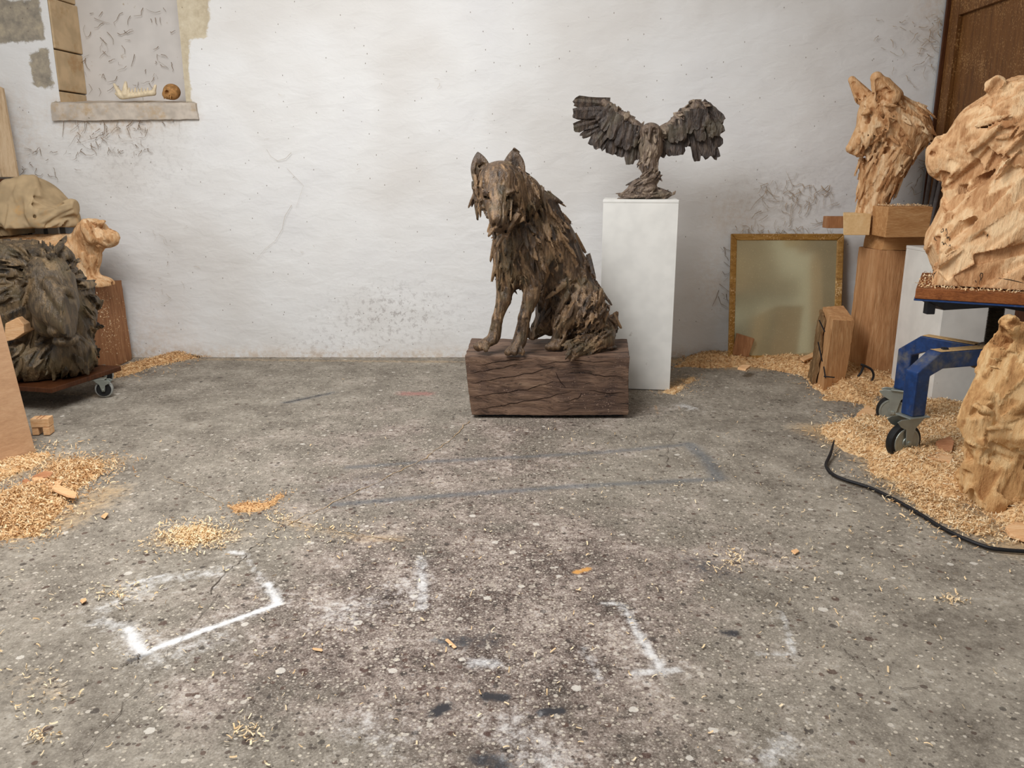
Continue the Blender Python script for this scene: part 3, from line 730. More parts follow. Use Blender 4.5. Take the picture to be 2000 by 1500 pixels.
for k, (a, b) in enumerate((((1822, 300), (1786, 500)), ((1830, 315), (1797, 505)), ((1838, 330), (1808, 505)))):
    p, q = at(a[0], a[1], 5.48 - .03 * k), at(b[0], b[1], 5.42 - .03 * k)
    pts = [p + (q - p) * t + np.array([.012 * math.sin(3 * t + k), 0, 0]) for t in np.linspace(0, 1, 10)]
    pts = pts + [np.array([pts[-1][0] - .02, pts[-1][1], z]) for z in np.linspace(pts[-1][2] * .66, .02, 3)]
    mb = MB(); mb.tube(pts, .013, 8)
    tag(mb.build('hanging_hose', MAT['cable_grey'], smooth=True), ['leftmost grey hose hanging in the corner above the white plinth', 'middle grey hose hanging in the corner above the white plinth', 'rightmost grey hose in the corner, against the brown door'][k], 'hose', 'grey hoses hanging in the corner')

# ------------------------------------------------------------------ centre: beam, wolf, pedestal, owl
def base_corners(fl4, z0, z1): return [(p[0], p[1], z0) for p in fl4] + [(p[0], p[1], z1) for p in fl4]
BZ = .333
c = [(-.215, 4.15, .0), (.612, 4.14, .0), (.66, 4.61, .0), (-.20, 4.62, .0), (-.246, 4.14, BZ), (.606, 4.13, BZ), (.66, 4.62, BZ), (-.235, 4.62, BZ)]
for k in range(4): c[k] = (c[k][0], c[k][1], .016)
BEAM = empty('oak_beam', (.2, 4.38, 0), 'weathered dark brown oak beam under the sitting wolf', 'beam')
V, Fq = rough_box(c, (60, 30, 26), .003, 5, 3, .006)
BODY = make('beam_body', V, Fq, MAT['beam'], BEAM, smooth=True, sharp=32)
for yy in (4.22, 4.54):
    mb = MB(); mb.box((.205, yy, .008), (.385, .035, .008)); mb.build('shadow_gap_skid', MAT['steel_dark'], BEAM)  # black skids added under the raised beam to give a dark shadow gap

def strokes_on(o, strokes, mat, rad, name, parent=None):
    me = o.data; off = wloc(o)
    bv = BVHTree.FromPolygons([v.co + off for v in me.vertices], [tuple(p.vertices) for p in me.polygons])
    for st in strokes:
        pts = []
        for (u0, v0), (u1, v1) in zip(st[:-1], st[1:]):
            for t in np.linspace(0, 1, 5)[:-1]: pts.append((u0 + (u1 - u0) * t, v0 + (v1 - v0) * t + (1.3 * math.sin(u0 * 3.1 + t * 9) if name == 'check' else 0)))
        pts.append(st[-1]); hit = []
        for u, v in pts:
            h_ = bv.ray_cast(Vector((0, 0, CAM_H)), Vector(ray(u, v)).normalized())
            if h_[0] is not None and (not hit or (h_[0] - hit[-1]).length < .08): hit.append(h_[0] + h_[1] * rad * .15)
        if len(hit) > 2:
            n = len(hit); mb = MB(); mb.tube(hit, [rad * (.25 + .75 * math.sin(math.pi * (i + .3) / n)) for i in range(n)], 5); mb.build(name, mat, parent or o)
strokes_on(BODY, [[(918, 802), (960, 796), (1010, 786), (1060, 778), (1116, 764)], [(1085, 726), (1092, 742), (1104, 757)], [(916, 776), (960, 770), (1030, 760), (1080, 745)], [(914, 750), (970, 740), (1040, 728), (1080, 716)], [(912, 730), (960, 722), (1010, 712)], [(1140, 728), (1180, 734), (1228, 736)], [(1100, 785), (1130, 778), (1136, 768)], [(1050, 712), (1120, 704), (1200, 708)], [(1150, 762), (1190, 768), (1230, 766)], [(930, 714), (990, 704), (1040, 700)]], MAT['check'], .0019, 'check', BEAM)

def build_wolf():
    s = Carve((-.30, 3.86, BZ - .01), (.70, 4.72, 1.50), .005)
    q = lambda u, v, Y: at(u, v, Y)
    k = .03
    def C(a, b, ra, rb, k=k, **kw): s.cap(q(*a), q(*b), ra * px(a[2]), rb * px(b[2]), k, **kw)
    def E(a, ru, ry, rv, t=0, k=k, **kw): s.ell(q(*a), (ru * px(a[2]), ry, rv * px(a[2])), tilt(t), k, **kw)
    # trunk
    C((1132, 618, 4.47), (1098, 545, 4.45), 54, 60); C((1098, 545, 4.45), (1058, 470, 4.40), 60, 62); C((1058, 470, 4.40), (1045, 420, 4.37), 62, 46)
    E((1022, 485, 4.32), 56, .16, 78, 12); E((1002, 520, 4.30), 30, .11, 45, 12)
    C((1048, 430, 4.37), (1000, 378, 4.24), 46, 44); E((1062, 418, 4.40), 28, .12, 30, -40)
    # head, muzzle, brow, cheeks
    E((980, 362, 4.17), 47, .13, 45); E((973, 346, 4.12), 34, .09, 26, 0); C((970, 372, 4.09), (972, 426, 3.985), 33, 17.5, .025)
    E((948, 385, 4.13), 18, .06, 26, 10); E((1006, 388, 4.15), 24, .07, 28, -15); E((1022, 385, 4.22), 34, .1, 40, -25); E((944, 384, 4.17), 18, .07, 26, 8)
    C((973, 434, 3.985), (975, 438, 4.03), 14, 15, .015); C((976, 440, 4.02), (984, 425, 4.10), 14, 20, .02)
    E((952, 386, 4.025), 8, .018, 4, -18, 0.006, mode='sub'); E((994, 384, 4.035), 9, .02, 4.5, 18, .006, mode='sub')
    E((953, 378, 4.025), 14, .025, 5, -18, .012); E((993, 376, 4.035), 14, .025, 5, 18, .012)
    E((966, 441, 3.965), 4, .012, 3, 0, .004, mode='sub'); E((977, 442, 3.967), 4, .012, 3, 0, .004, mode='sub')
    # ears
    for (u, v, du, L_, W_) in ((940, 338, -5, .105, .050), (1004, 334, 0, .108, .056)):
        up = at(u + du, v - 30, 4.19) - at(u, v, 4.18); M = rot_to(up, np.array([0, -1.0, .15]))
        s.flake(at(u, v, 4.185), M, L_, W_, .022, 0, .35, k=.008)
        s.flake(at(u, v + 1, 4.158), M, L_ * .72, W_ * .55, .016, 0, .1, mode='sub')
    up = None
    # fore legs and paws
    C((992, 528, 4.29), (984, 585, 4.25), 25, 14.5); C((984, 585, 4.25), (972, 622, 4.235), 14.5, 10.5, .015); C((972, 622, 4.235), (966, 655, 4.225), 10.5, 13, .015)
    C((962, 664, 4.215), (935, 677, 4.185), 12, 10, .012)
    for a in (-1, 0, 1): C((950, 668, 4.2), (930 + 11 * (a + 1) * .9, 679 + a * 3, 4.165 - .012 * a), 8, 6.5, .004)
    C((1046, 520, 4.26), (1037, 580, 4.215), 32, 16); C((1037, 580, 4.215), (1024, 620, 4.195), 16, 11.5, .015); C((1024, 620, 4.195), (1017, 658, 4.185), 11.5, 14, .015)
    C((1014, 668, 4.175), (1006, 682, 4.15), 14, 12, .012)
    for a in (-1, 0, 1): C((1010, 674, 4.165), (1005 + a * 13, 688, 4.125), 9, 7.5, .004)
    # hind legs
    E((1140, 598, 4.37), 44, .11, 66, 25); C((1128, 600, 4.33), (1096, 640, 4.31), 34, 17); C((1096, 640, 4.31), (1092, 662, 4.31), 15, 14, .015)
    C((1094, 666, 4.31), (1082, 675, 4.27), 13, 11, .012)
    for a in (-1, 0, 1): C((1088, 670, 4.29), (1080 + a * 10, 678, 4.255), 8, 6.5, .004)
    C((1090, 600, 4.55), (1052, 640, 4.5), 30, 16); C((1052, 646, 4.5), (1040, 656, 4.46), 13, 9, .012); E((1070, 610, 4.46), 26, .1, 48, 10)
    E((1150, 650, 4.42), 46, .13, 34, 0)
    # tail swept forward over the beam's edge
    C((1184, 636, 4.45), (1172, 664, 4.34), 22, 28, .02); C((1172, 664, 4.34), (1128, 685, 4.20), 28, 20, .02); C((1128, 685, 4.20), (1116, 694, 4.13), 18, 9, .012)
    down = lambda d: (lambda P, N: np.tile(np.array(d, float), (len(P), 1)))
    def mane(P, N):
        c = at(985, 365, 4.2); d = P - c; d[:, 2] -= .16 + .5 * np.linalg.norm(d, axis=1); return d
    def face(P, N):
        c = at(972, 320, 4.14); d = P - c; return d
    neck = lambda U, V, P: np.exp(-((U - 1035) / 55) ** 2 - ((V - 455) / 62) ** 2) * (V > 398) + .8 * np.exp(-((U - 1000) / 45) ** 2 - ((V - 500) / 45) ** 2) + .5 * np.exp(-((U - 1040) / 30) ** 2 - ((V - 385) / 30) ** 2) + .6 * np.exp(-((U - 936) / 12) ** 2 - ((V - 385) / 30) ** 2)
    rump = lambda U, V, P: np.exp(-((U - 1140) / 60) ** 2 - ((V - 620) / 50) ** 2) * (V < 665)
    tail = lambda U, V, P: ((U > 1105) & (V > 634)) * np.exp(-((U - 1150) / 50) ** 2 - ((V - 672) / 28) ** 2)
    facew = lambda U, V, P: ((P[:, 1] < 4.17) & (V < 440) & (V > 322) & (U < 1015)) * 1.0
    back = lambda U, V, P: ((V > 400) & (V < 640) & (U > 1040)) * 1.0
    legs = lambda U, V, P: ((V > 540) & (U < 1060)) * 1.0
    anyw = lambda U, V, P: (V < 660) * (1 - .8 * facew(U, V, P))
    tailflow = lambda P, N: np.tile(np.array([-.55, -.75, -.25]), (len(P), 1))
    s.texture([
        (160, back, down((.45, 0, -1)), (.04, .10), (.012, .03), (.012, .02), .006, 'flat'),
        (120, rump, down((-.5, -.2, -1)), (.05, .10), (.009, .018), (.006, .011), .012, 'add'),
        (130, rump, down((-.55, -.2, -1)), (.04, .1), (.005, .01), (.006, .013), 0, 'gouge'),
        (190, neck, mane, (.055, .11), (.009, .019), (.006, .011), .014, 'add'),
        (260, neck, mane, (.045, .10), (.004, .010), (.010, .020), 0, 'gouge'),
        (150, facew, face, (.02, .055), (.004, .008), (.006, .011), 0, 'gouge'),
        (80, facew, face, (.02, .045), (.007, .014), (.004, .006), .004, 'flat'),
        (26, lambda U, V, P: (V < 352) * (P[:, 1] > 4.12) * 1.0, down((.1, 0, -1)), (.02, .04), (.006, .012), (.004, .007), .006, 'add'),
        (60, tail, tailflow, (.05, .09), (.008, .016), (.006, .009), .012, 'add'),
        (80, tail, tailflow, (.03, .07), (.004, .008), (.006, .012), 0, 'gouge'),
        (130, legs, down((-.1, 0, -1)), (.03, .07), (.005, .010), (.006, .010), .003, 'flat'),
        (120, legs, down((-.1, 0, -1)), (.03, .06), (.003, .006), (.004, .007), 0, 'gouge'),
        (220, anyw, down((.3, 0, -1)), (.03, .07), (.004, .009), (.004, .009), 0, 'gouge')], 5)
    o = s.build('wolf_sculpture', MAT['bronze'])
    return tag(o, 'dark bronze sculpture of a sitting wolf on the oak beam', 'sculpture')
build_wolf()

PX0, PX1, PY0, PY1, PZ = .545, .968, 4.745, 5.16, 1.107
def plinth(name, x0, x1, y0, y1, z, label):
    t = .018
    r = empty(name, ((x0 + x1) / 2, (y0 + y1) / 2, 0), label, 'plinth')
    mb = MB(); mb.box(((x0 + x1) / 2, y0 + t / 2, (z - t) / 2), ((x1 - x0) / 2, t / 2, (z - t) / 2)); mb.build('front_board', MAT['white'], r, bevel=.002)
    mb = MB(); mb.box(((x0 + x1) / 2, y1 - t / 2, (z - t) / 2), ((x1 - x0) / 2, t / 2, (z - t) / 2)); mb.build('back_board', MAT['white'], r, bevel=.002)
    for xx in (x0 + t / 2, x1 - t / 2):
        mb = MB(); mb.box((xx, (y0 + y1) / 2, (z - t) / 2), (t / 2, (y1 - y0) / 2 - t, (z - t) / 2)); mb.build('side_board', MAT['white'], r, bevel=.002)
    mb = MB(); mb.box(((x0 + x1) / 2, (y0 + y1) / 2, z - t / 2), ((x1 - x0) / 2 + .0015, (y1 - y0) / 2 + .0015, t / 2)); mb.build('top_board', MAT['white'], r, bevel=.003)
    return r
plinth('white_plinth', PX0, PX1, PY0, PY1, PZ, 'tall white painted plinth carrying the owl').rotation_euler[2] = R(-7.5)

def blade(root, tip, w0, w1, th, Y0, curl=0.0, seed=0, blunt=.28):
    """a thick feather between two picture points at depth Y0"""
    r = np.random.default_rng(seed)
    a, b = at(root[0], root[1], Y0), at(tip[0], tip[1], Y0 + curl)
    d = b - a; L = np.linalg.norm(d); d /= L; side = np.cross(d, [0, 1, 0]); side /= np.linalg.norm(side); nrm = np.cross(side, d)
    n, m = 9, 5; V = []; 
    for layer in (1, -1):
        for i in range(n):
            t = i / (n - 1); w = (w0 + (w1 - w0) * t) * (1 if t < .86 else 1 - blunt * ((t - .86) / .14) ** 2)
            for j in range(m):
                e = j / (m - 1) * 2 - 1
                ridge = .45 * th * (1 - abs(e)) + th * .35 * math.sin(e * 7 + seed + 2 * t)
                zoff = layer * th * .5 + (ridge if layer > 0 else ridge * .7) + .0025 * r.normal()
                ww = w * (1 + .06 * r.normal())
                tt = t * L + (.004 * r.normal() if i == n - 1 else 0)
                V.append(a + d * tt + side * e * ww - nrm * zoff * (1 if nrm[1] > 0 else -1))
    Fc = []; N = n * m
    for i in range(n - 1):
        for j in range(m - 1):
            p = i * m + j; Fc.append((p, p + 1, p + m + 1, p + m)); Fc.append((N + p, N + p + m, N + p + m + 1, N + p + 1))
    for i in range(n - 1):
        for j in (0, m - 1):
            p = i * m + j; q_ = (p, p + m, N + p + m, N + p); Fc.append(q_ if j == 0 else q_[::-1])
    for j in range(m - 1):
        for i in (0, n - 1):
            p = i * m + j; q_ = (p, N + p, N + p + 1, p + 1); Fc.append(q_ if i == 0 else q_[::-1])
    return V, Fc

def build_owl():
    Y = 4.95; z = lambda a, b: (1090 + a / 5.556, 160 + b / 5.556); mp = px(4.74)
    s = Carve((.50, 4.70, PZ - .005), (1.02, 5.14, 1.62), .0035)
    def C(a, b, ra, rb, ya=Y, yb=Y, k=.014, **kw): s.cap(at(*z(*a), ya), at(*z(*b), yb), ra * mp / 5.556, rb * mp / 5.556, k, **kw)
    def E(a, ru, ry, rv, t=0, y=Y, k=.012, **kw): s.ell(at(*z(*a), y), (ru * mp / 5.556, ry, rv * mp / 5.556), tilt(t), k, **kw)
    E((1005, 545), 115, .062, 100, 0, Y - .02); E((1005, 700), 132, .075, 190, 0, Y); E((985, 880), 105, .06, 120, 0, Y)
    C((985, 930), (1010, 1040), 90, 70); C((1020, 1040), (870, 1150), 75, 80); C((870, 1150), (760, 1215), 75, 40)
    E((905, 1235), 260, .085, 34, 0, Y - .01); E((1110, 1220), 105, .06, 42, 0, Y); E((960, 1170), 110, .07, 60, 20, Y)
    # facial disc, beak, eyes
    E((955, 560), 52, .02, 60, 10, Y - .075, .004, mode='sub'); E((1050, 555), 48, .02, 58, -10, Y - .075, .004, mode='sub')
    C((1000, 500), (985, 600), 20, 16, Y - .075, Y - .085, .006); E((985, 610), 14, .02, 34, 0, Y - .088, .004)
    E((950, 540), 17, .01, 15, 0, Y - .068, .003); E((1045, 535), 17, .01, 15, 0, Y - .068, .003)
    dn = lambda d: (lambda P, N: np.tile(np.array(d, float), (len(P), 1)))
    body = lambda U, V, P: (V > 268) * (V < 345) * 1.0
    foot = lambda U, V, P: (V > 335) * 1.0
    head = lambda U, V, P: (V < 272) * 1.0
    s.texture([(70, body, dn((-.1, 0, -1)), (.02, .045), (.007, .013), (.003, .006), .012, 'add'), (80, body, dn((-.1, 0, -1)), (.02, .04), (.003, .006), (.004, .009), 0, 'gouge'),
               (60, foot, dn((-1, -.1, -.6)), (.03, .065), (.006, .013), (.004, .007), .012, 'add'), (90, foot, dn((-1, -.1, -.6)), (.02, .05), (.003, .006), (.005, .01), 0, 'gouge'),
               (50, head, dn((.1, 0, 1)), (.01, .022), (.003, .005), (.003, .005), 0, 'gouge')], 8)
    o = s.build('owl_sculpture', MAT['bronze_owl'], origin=tuple(at(*z(1005, 1240), Y)))
    tag(o, 'bronze sculpture of an owl with both wings raised on the white plinth', 'sculpture')
    def wing(arm, rad, feathers, coverts, yb, label):
        pts = [at(*z(*p), yb) for p in arm]; P = np.array(pts)
        w = Carve(P.min(0) - .07, P.max(0) + .07, .0035)
        for a, b, ra, rb in zip(pts[:-1], pts[1:], rad[:-1], rad[1:]): w.cap(a, b, ra * mp / 5.556, rb * mp / 5.556, .01)
        along = (P[-1] - P[0]); dn2 = lambda Pp, N: np.tile(np.array([along[0] * .6, 0, -.15]), (len(Pp), 1))
        allw = lambda U, V, Pp: np.ones(len(U))
        w.texture([(40, allw, dn2, (.02, .05), (.008, .016), (.003, .006), .01, 'add'), (50, allw, dn2, (.02, .045), (.003, .006), (.004, .008), 0, 'gouge')], 4)
        wo = w.build('wing', MAT['bronze_owl'], o)
        for i, (rt, tp, w0, w1, dy) in enumerate(feathers + coverts):
            V, Fc = blade(z(*rt), z(*tp), w0 * 1.25 * mp / 5.556, w1 * 1.18 * mp / 5.556, .011, yb + dy, -.015 if i < len(feathers) else .0, i * 3 + 1)
            make('feather', V, Fc, MAT['bronze_owl'], wo, smooth=True, sharp=28)
    wing([(905, 540), (830, 480), (700, 390), (560, 270), (500, 225)], [70, 62, 60, 45, 40],
         [((560, 240), (178, 215), 50, 52, .01), ((540, 330), (166, 342), 44, 54, .0), ((530, 390), (172, 498), 40, 52, .012), ((560, 430), (255, 590), 36, 36, .022), ((570, 440), (372, 700), 44, 66, .004),
          ((600, 470), (470, 735), 36, 30, .02), ((640, 470), (560, 775), 44, 50, .008), ((700, 480), (640, 795), 44, 34, .024), ((750, 500), (690, 810), 40, 34, .012), ((800, 500), (775, 890), 44, 46, .004), ((850, 520), (840, 850), 40, 30, .016), ((880, 540), (880, 760), 30, 24, .03)],
         [((600, 300), (470, 520), 44, 40, -.03), ((660, 350), (560, 620), 44, 46, -.035), ((730, 420), (650, 700), 46, 46, -.03), ((800, 460), (740, 740), 44, 40, -.035), ((580, 270), (420, 420), 36, 34, -.028), ((850, 470), (810, 700), 34, 36, -.03)],
         Y + .015, 'left')
    wing([(1110, 560), (1190, 520), (1300, 420), (1420, 320), (1500, 260), (1570, 270)], [70, 64, 66, 60, 50, 40],
         [((1540, 250), (1775, 440), 60, 66, .012), ((1560, 330), (1768, 560), 64, 60, .004), ((1560, 420), (1745, 700), 66, 60, .016), ((1540, 430), (1728, 825), 50, 40, .024), ((1500, 430), (1650, 815), 60, 66, .006), ((1470, 430), (1560, 800), 46, 36, .02),
          ((1450, 430), (1508, 855), 40, 36, .01), ((1400, 420), (1440, 700), 40, 26, .02), ((1360, 420), (1390, 700), 40, 32, .012), ((1290, 470), (1300, 790), 60, 66, .004), ((1230, 500), (1230, 800), 60, 56, .014), ((1160, 540), (1130, 820), 46, 34, .02)],
         [((1430, 320), (1400, 560), 50, 46, -.03), ((1500, 290), (1500, 520), 56, 50, -.036), ((1560, 300), (1600, 500), 50, 50, -.03), ((1340, 400), (1330, 640), 50, 50, -.034), ((1250, 460), (1250, 660), 46, 44, -.03), ((1500, 420), (1560, 640), 44, 50, -.03), ((1620, 400), (1690, 600), 40, 44, -.024)],
         Y + .015, 'right')
build_owl()

# ------------------------------------------------------------------ right: mirror, post, fox, log, plinth, stand, bears
def build_mirror():
    b0, b1 = at(1417, 700, 5.47), at(1640, 700, 5.47); b0[2] = b1[2] = .004
    t0, t1 = at(1431, 457, 5.605), at(1645, 457, 5.605)
    xl, xr = (b0[0] + t0[0]) / 2, (b1[0] + t1[0]) / 2
    r = empty('framed_mirror', ((xl + xr) / 2, 5.47, 0), 'dusty old mirror in a worn gilt frame leaning against the wall', 'mirror')
    def P(a, b, off=0.0):      # a: 0..1 across, b: 0..1 up
        p = np.array([xl + (xr - xl) * a, 5.47 + (5.605 - 5.47) * b, .004 + (t0[2] - .004) * b]); n = np.array([0, -(t0[2]), .135]); n /= np.linalg.norm(n); return p + n * off
    w, h = xr - xl, t0[2]; f = .042
    def bar(c4, name):
        mb = MB(); mb.hexa([P(*c4[0], 0), P(*c4[1], 0), P(*c4[2], 0), P(*c4[3], 0), P(*c4[0], .022), P(*c4[1], .022), P(*c4[2], .012), P(*c4[3], .012)])
        o = mb.build('frame_side', MAT['gilt'], r, bevel=.005); return o
    fa, fb = f / w, f / h
    for c4 in ([(0, 0), (1, 0), (1 - fa, fb), (fa, fb)], [(1, 0), (1, 1), (1 - fa, 1 - fb), (1 - fa, fb)], [(1, 1), (0, 1), (fa, 1 - fb), (1 - fa, 1 - fb)], [(0, 1), (0, 0), (fa, fb), (fa, 1 - fb)]): bar(c4, '')
    V = [P(fa * .8, fb * .8, .004), P(1 - fa * .8, fb * .8, .004), P(1 - fa * .8, 1 - fb * .8, .004), P(fa * .8, 1 - fb * .8, .004)]
    mb = MB(); mb.hexa([V[0] + [0, .004, 0], V[1] + [0, .004, 0], V[2] + [0, .004, 0], V[3] + [0, .004, 0], V[0], V[1], V[2], V[3]]); mb.build('mirror_glass', MAT['mirror'], r)
    e = lambda u, v: at(u, v, 5.44)
    c = [e(1432, 693), e(1462, 697), e(1474, 662), e(1441, 652)]; off = np.array([.0, .035, .0])
    mb = MB(); mb.prism(c, off); o = mb.build('wood_offcut', MAT['block_red'], bevel=.003); tag(o, 'small reddish brown offcut leaning on the lower left of the mirror', 'offcut')
build_mirror()

# the post, the blocks on it and the fox bust
x0, y0 = 2.225, 5.0
c = [(2.215, 5.0, 0), (2.515, 4.99, 0), (2.51, 5.27, 0), (2.20, 5.27, 0), (2.225, 5.0, .80), (2.505, 5.0, .80), (2.50, 5.27, .80), (2.21, 5.27, .80)]
V, Fq = rough_box(c, (16, 16, 34), .003, 4, 8, .004); tag(make('wood_post', V, Fq, MAT['post'], smooth=True, sharp=32), 'tall square sawn oak post supporting the fox head', 'post')
c = [(2.22, 4.995, .802), (2.50, 4.995, .802), (2.495, 5.26, .802), (2.205, 5.26, .802), (2.25, 5.0, .885), (2.495, 5.0, .885), (2.49, 5.25, .885), (2.235, 5.25, .885)]
V, Fq = rough_box([(2.235, 4.998, .802), (2.495, 4.998, .802), (2.49, 5.25, .802), (2.225, 5.25, .802), (2.25, 5.0, .885), (2.49, 5.0, .885), (2.485, 5.25, .885), (2.235, 5.25, .885)], (12, 10, 6), .002, 6, 9, .003); tag(make('wood_block', V, Fq, MAT['box'], smooth=True, sharp=32), 'squat wooden block on top of the tall post', 'block')
c = [(2.185, 4.86, .887), (2.46, 4.91, .887), (2.50, 5.085, .887), (2.20, 5.085, .887), (2.18, 4.85, 1.062), (2.465, 4.90, 1.062), (2.515, 5.09, 1.062), (2.19, 5.09, 1.062)]
mb = MB(); mb.hexa(c); tag(mb.build('wood_block', MAT['box'], bevel=.004), 'large sawn block with knots in front of the fox neck', 'block')
zb = 1.0
c = [at(1646, 470, 5.06), at(1684, 473, 5.06), at(1684, 473, 5.25), at(1646, 470, 5.25), at(1646, 425, 5.06), at(1688, 424, 5.06), at(1688, 424, 5.25), at(1646, 425, 5.25)]
bz = .887
for i in range(4): c[i] = np.array([c[i][0], c[i][1], bz]) 
for i in range(4): c[4 + i] = np.array([c[4 + i][0], c[4 + i][1], 1.015])
for i in (1, 2, 5, 6): c[i][0] = 2.178
mb = MB(); mb.hexa(c); tag(mb.build('wood_block', MAT['endgrain'], bevel=.003), 'pale block with fresh end grain beside the knotted block', 'block')
a = at(1624, 424, 5.20); b = at(1645, 447, 5.20)
mb = MB(); mb.box((a[0] + .075, 5.30, (a[2] + b[2]) / 2), (.075, .04, (a[2] - b[2]) / 2)); tag(mb.build('wood_block', MAT['block_red'], bevel=.003), 'small dark brown block end sticking out above the mirror corner', 'block')

def build_fox():
    Y = 5.20; m_ = px(5.12)
    s = Carve((1.96, 4.85, .885), (2.80, 5.50, 1.88), .0055)
    def C(a, b, ra, rb, ya=0, yb=0, k=.025, **kw): s.cap(at(*a, Y + ya), at(*b, Y + yb), ra * m_, rb * m_, k, **kw)
    def E(a, ru, ry, rv, t=0, y=0, k=.025, **kw): s.ell(at(*a, Y + y), (ru * m_, ry, rv * m_), tilt(t), k, **kw)
    E((1738, 232), 56, .14, 46, -22); E((1765, 250), 48, .15, 46, -30); E((1712, 225), 34, .11, 42, 0, -.02)
    C((1712, 246), (1662, 289), 37, 9, -.03, -.06); C((1662, 291), (1676, 298), 8, 8, -.06, -.06, .012); C((1725, 272), (1684, 297), 27, 8, -.02, -.05, .02)
    E((1790, 262), 26, .11, 34, -20)
    C((1748, 285), (1722, 345), 44, 34); C((1722, 345), (1705, 405), 36, 27); C((1705, 405), (1700, 470), 27, 30); C((1700, 320), (1692, 390), 20, 14, -.02, -.02)
    # ears
    C((1688, 192), (1664, 156), 17, 7, .03, .05, .012); C((1684, 186), (1668, 165), 11, 6, -.01, .02, .004, mode='sub')
    C((1732, 192), (1712, 152), 27, 11, -.08, -.09, .014); C((1744, 190), (1730, 162), 18, 10, -.08, -.085, .012); C((1727, 186), (1716, 160), 15, 7, -.135, -.125, .004, mode='sub')
    E((1697, 226), 9, .03, 5, 20, -.115, .006, mode='sub'); E((1694, 218), 14, .03, 6, 20, -.105, .012)
    def flow(P, N):
        c = at(1690, 200, Y); d = P - c; d[:, 2] -= .05; d[:, 0] *= .9; return d
    neckf = lambda P, N: np.tile(np.array([-.5, 0, -1.0]), (len(P), 1))
    head = lambda U, V, P: (V < 310) * (V > 195) * (U > 1672) * 1.0
    neck = lambda U, V, P: (V > 290) * 1.0
    allw = lambda U, V, P: np.ones(len(U))
    s.texture([(130, head, flow, (.04, .09), (.012, .026), (.010, .016), .006, 'flat'), (60, head, flow, (.04, .08), (.01, .02), (.005, .008), .016, 'add'), (130, head, flow, (.03, .08), (.005, .01), (.006, .012), 0, 'gouge'),
               (130, neck, neckf, (.05, .13), (.010, .02), (.01, .016), .006, 'flat'), (110, neck, neckf, (.05, .12), (.005, .011), (.007, .014), 0, 'gouge'), (60, neck, neckf, (.05, .1), (.008, .014), (.004, .007), .012, 'add'),
               (120, allw, flow, (.02, .05), (.005, .010), (.006, .01), .003, 'flat')], 3)
    # seat the neck on the squat block
    s.D[:, :, 0] = 1.0
    o = s.build('fox_bust', MAT['oak_carved']); tag(o, 'carved wooden fox head looking down from the post', 'sculpture')
build_fox()

def build_log():
    b = lambda u, v: fl(u, v)
    p0, p1, p2 = b(1586, 738), b(1606, 765), b(1648, 757)
    p3 = p0 + (p2 - p1)
    t = np.array([.035, .02, .43]); up = lambda p, z: p + np.array([.045, .05, 0]) + np.array([0, 0, z])
    c = [p1, p2, p3, p0, up(p1, .42), up(p2, .40), up(p3, .44), up(p0, .445)]
    r = empty('split_log', (p0 + p2) / 2, 'split log block standing on the shavings in front of the mirror', 'log')
    V, Fq = rough_box(c, (14, 12, 26), .003, 5, 12, .004); make('sawn_body', V, Fq, MAT['log'], r, smooth=True, sharp=32)
    q = (p1 - p0); nrm = np.array([-q[1], q[0], 0]) * -1; nrm /= np.linalg.norm(nrm); nrm = nrm if nrm[0] < 0 else -nrm
    e = lambda p, z, o: up(p, z) * 1.0 + nrm * o
    cb = [p0 + nrm * .004, p1 * .55 + p0 * .45 + nrm * .004, p1 * .55 + p0 * .45 + nrm * .03, p0 + nrm * .03] 
    cb = cb + [e(p0, .425, .004), e(p1 * .5 + p0 * .5, .40, .004), e(p1 * .5 + p0 * .5, .40, .016), e(p0, .425, .02)]
    V, Fq = rough_box(cb, (8, 5, 26), .010, 8, 13, .006); make('bark', V, Fq, MAT['bark'], r, smooth=True, sharp=32)
    for (u0, v0, u1, v1) in ((1598, 668, 1606, 706), (1600, 625, 1611, 648), (1609, 735, 1630, 737), (1609, 716, 1612, 738)):
        f = lambda u, v: at(u, v, float(p1[1]) + .012 + (765 - v) / 160 * .05 - .012)
        mb = MB(); mb.tube([f(u0, v0), f((u0 + u1) / 2, (v0 + v1) / 2), f(u1, v1)], .004, 5); mb.build('split', MAT['steel_dark'], r)
    r2 = None
build_log()
plinth('white_plinth', 2.345, 2.775, 4.42, 4.92, .838, 'lower white plinth behind the blue stand')

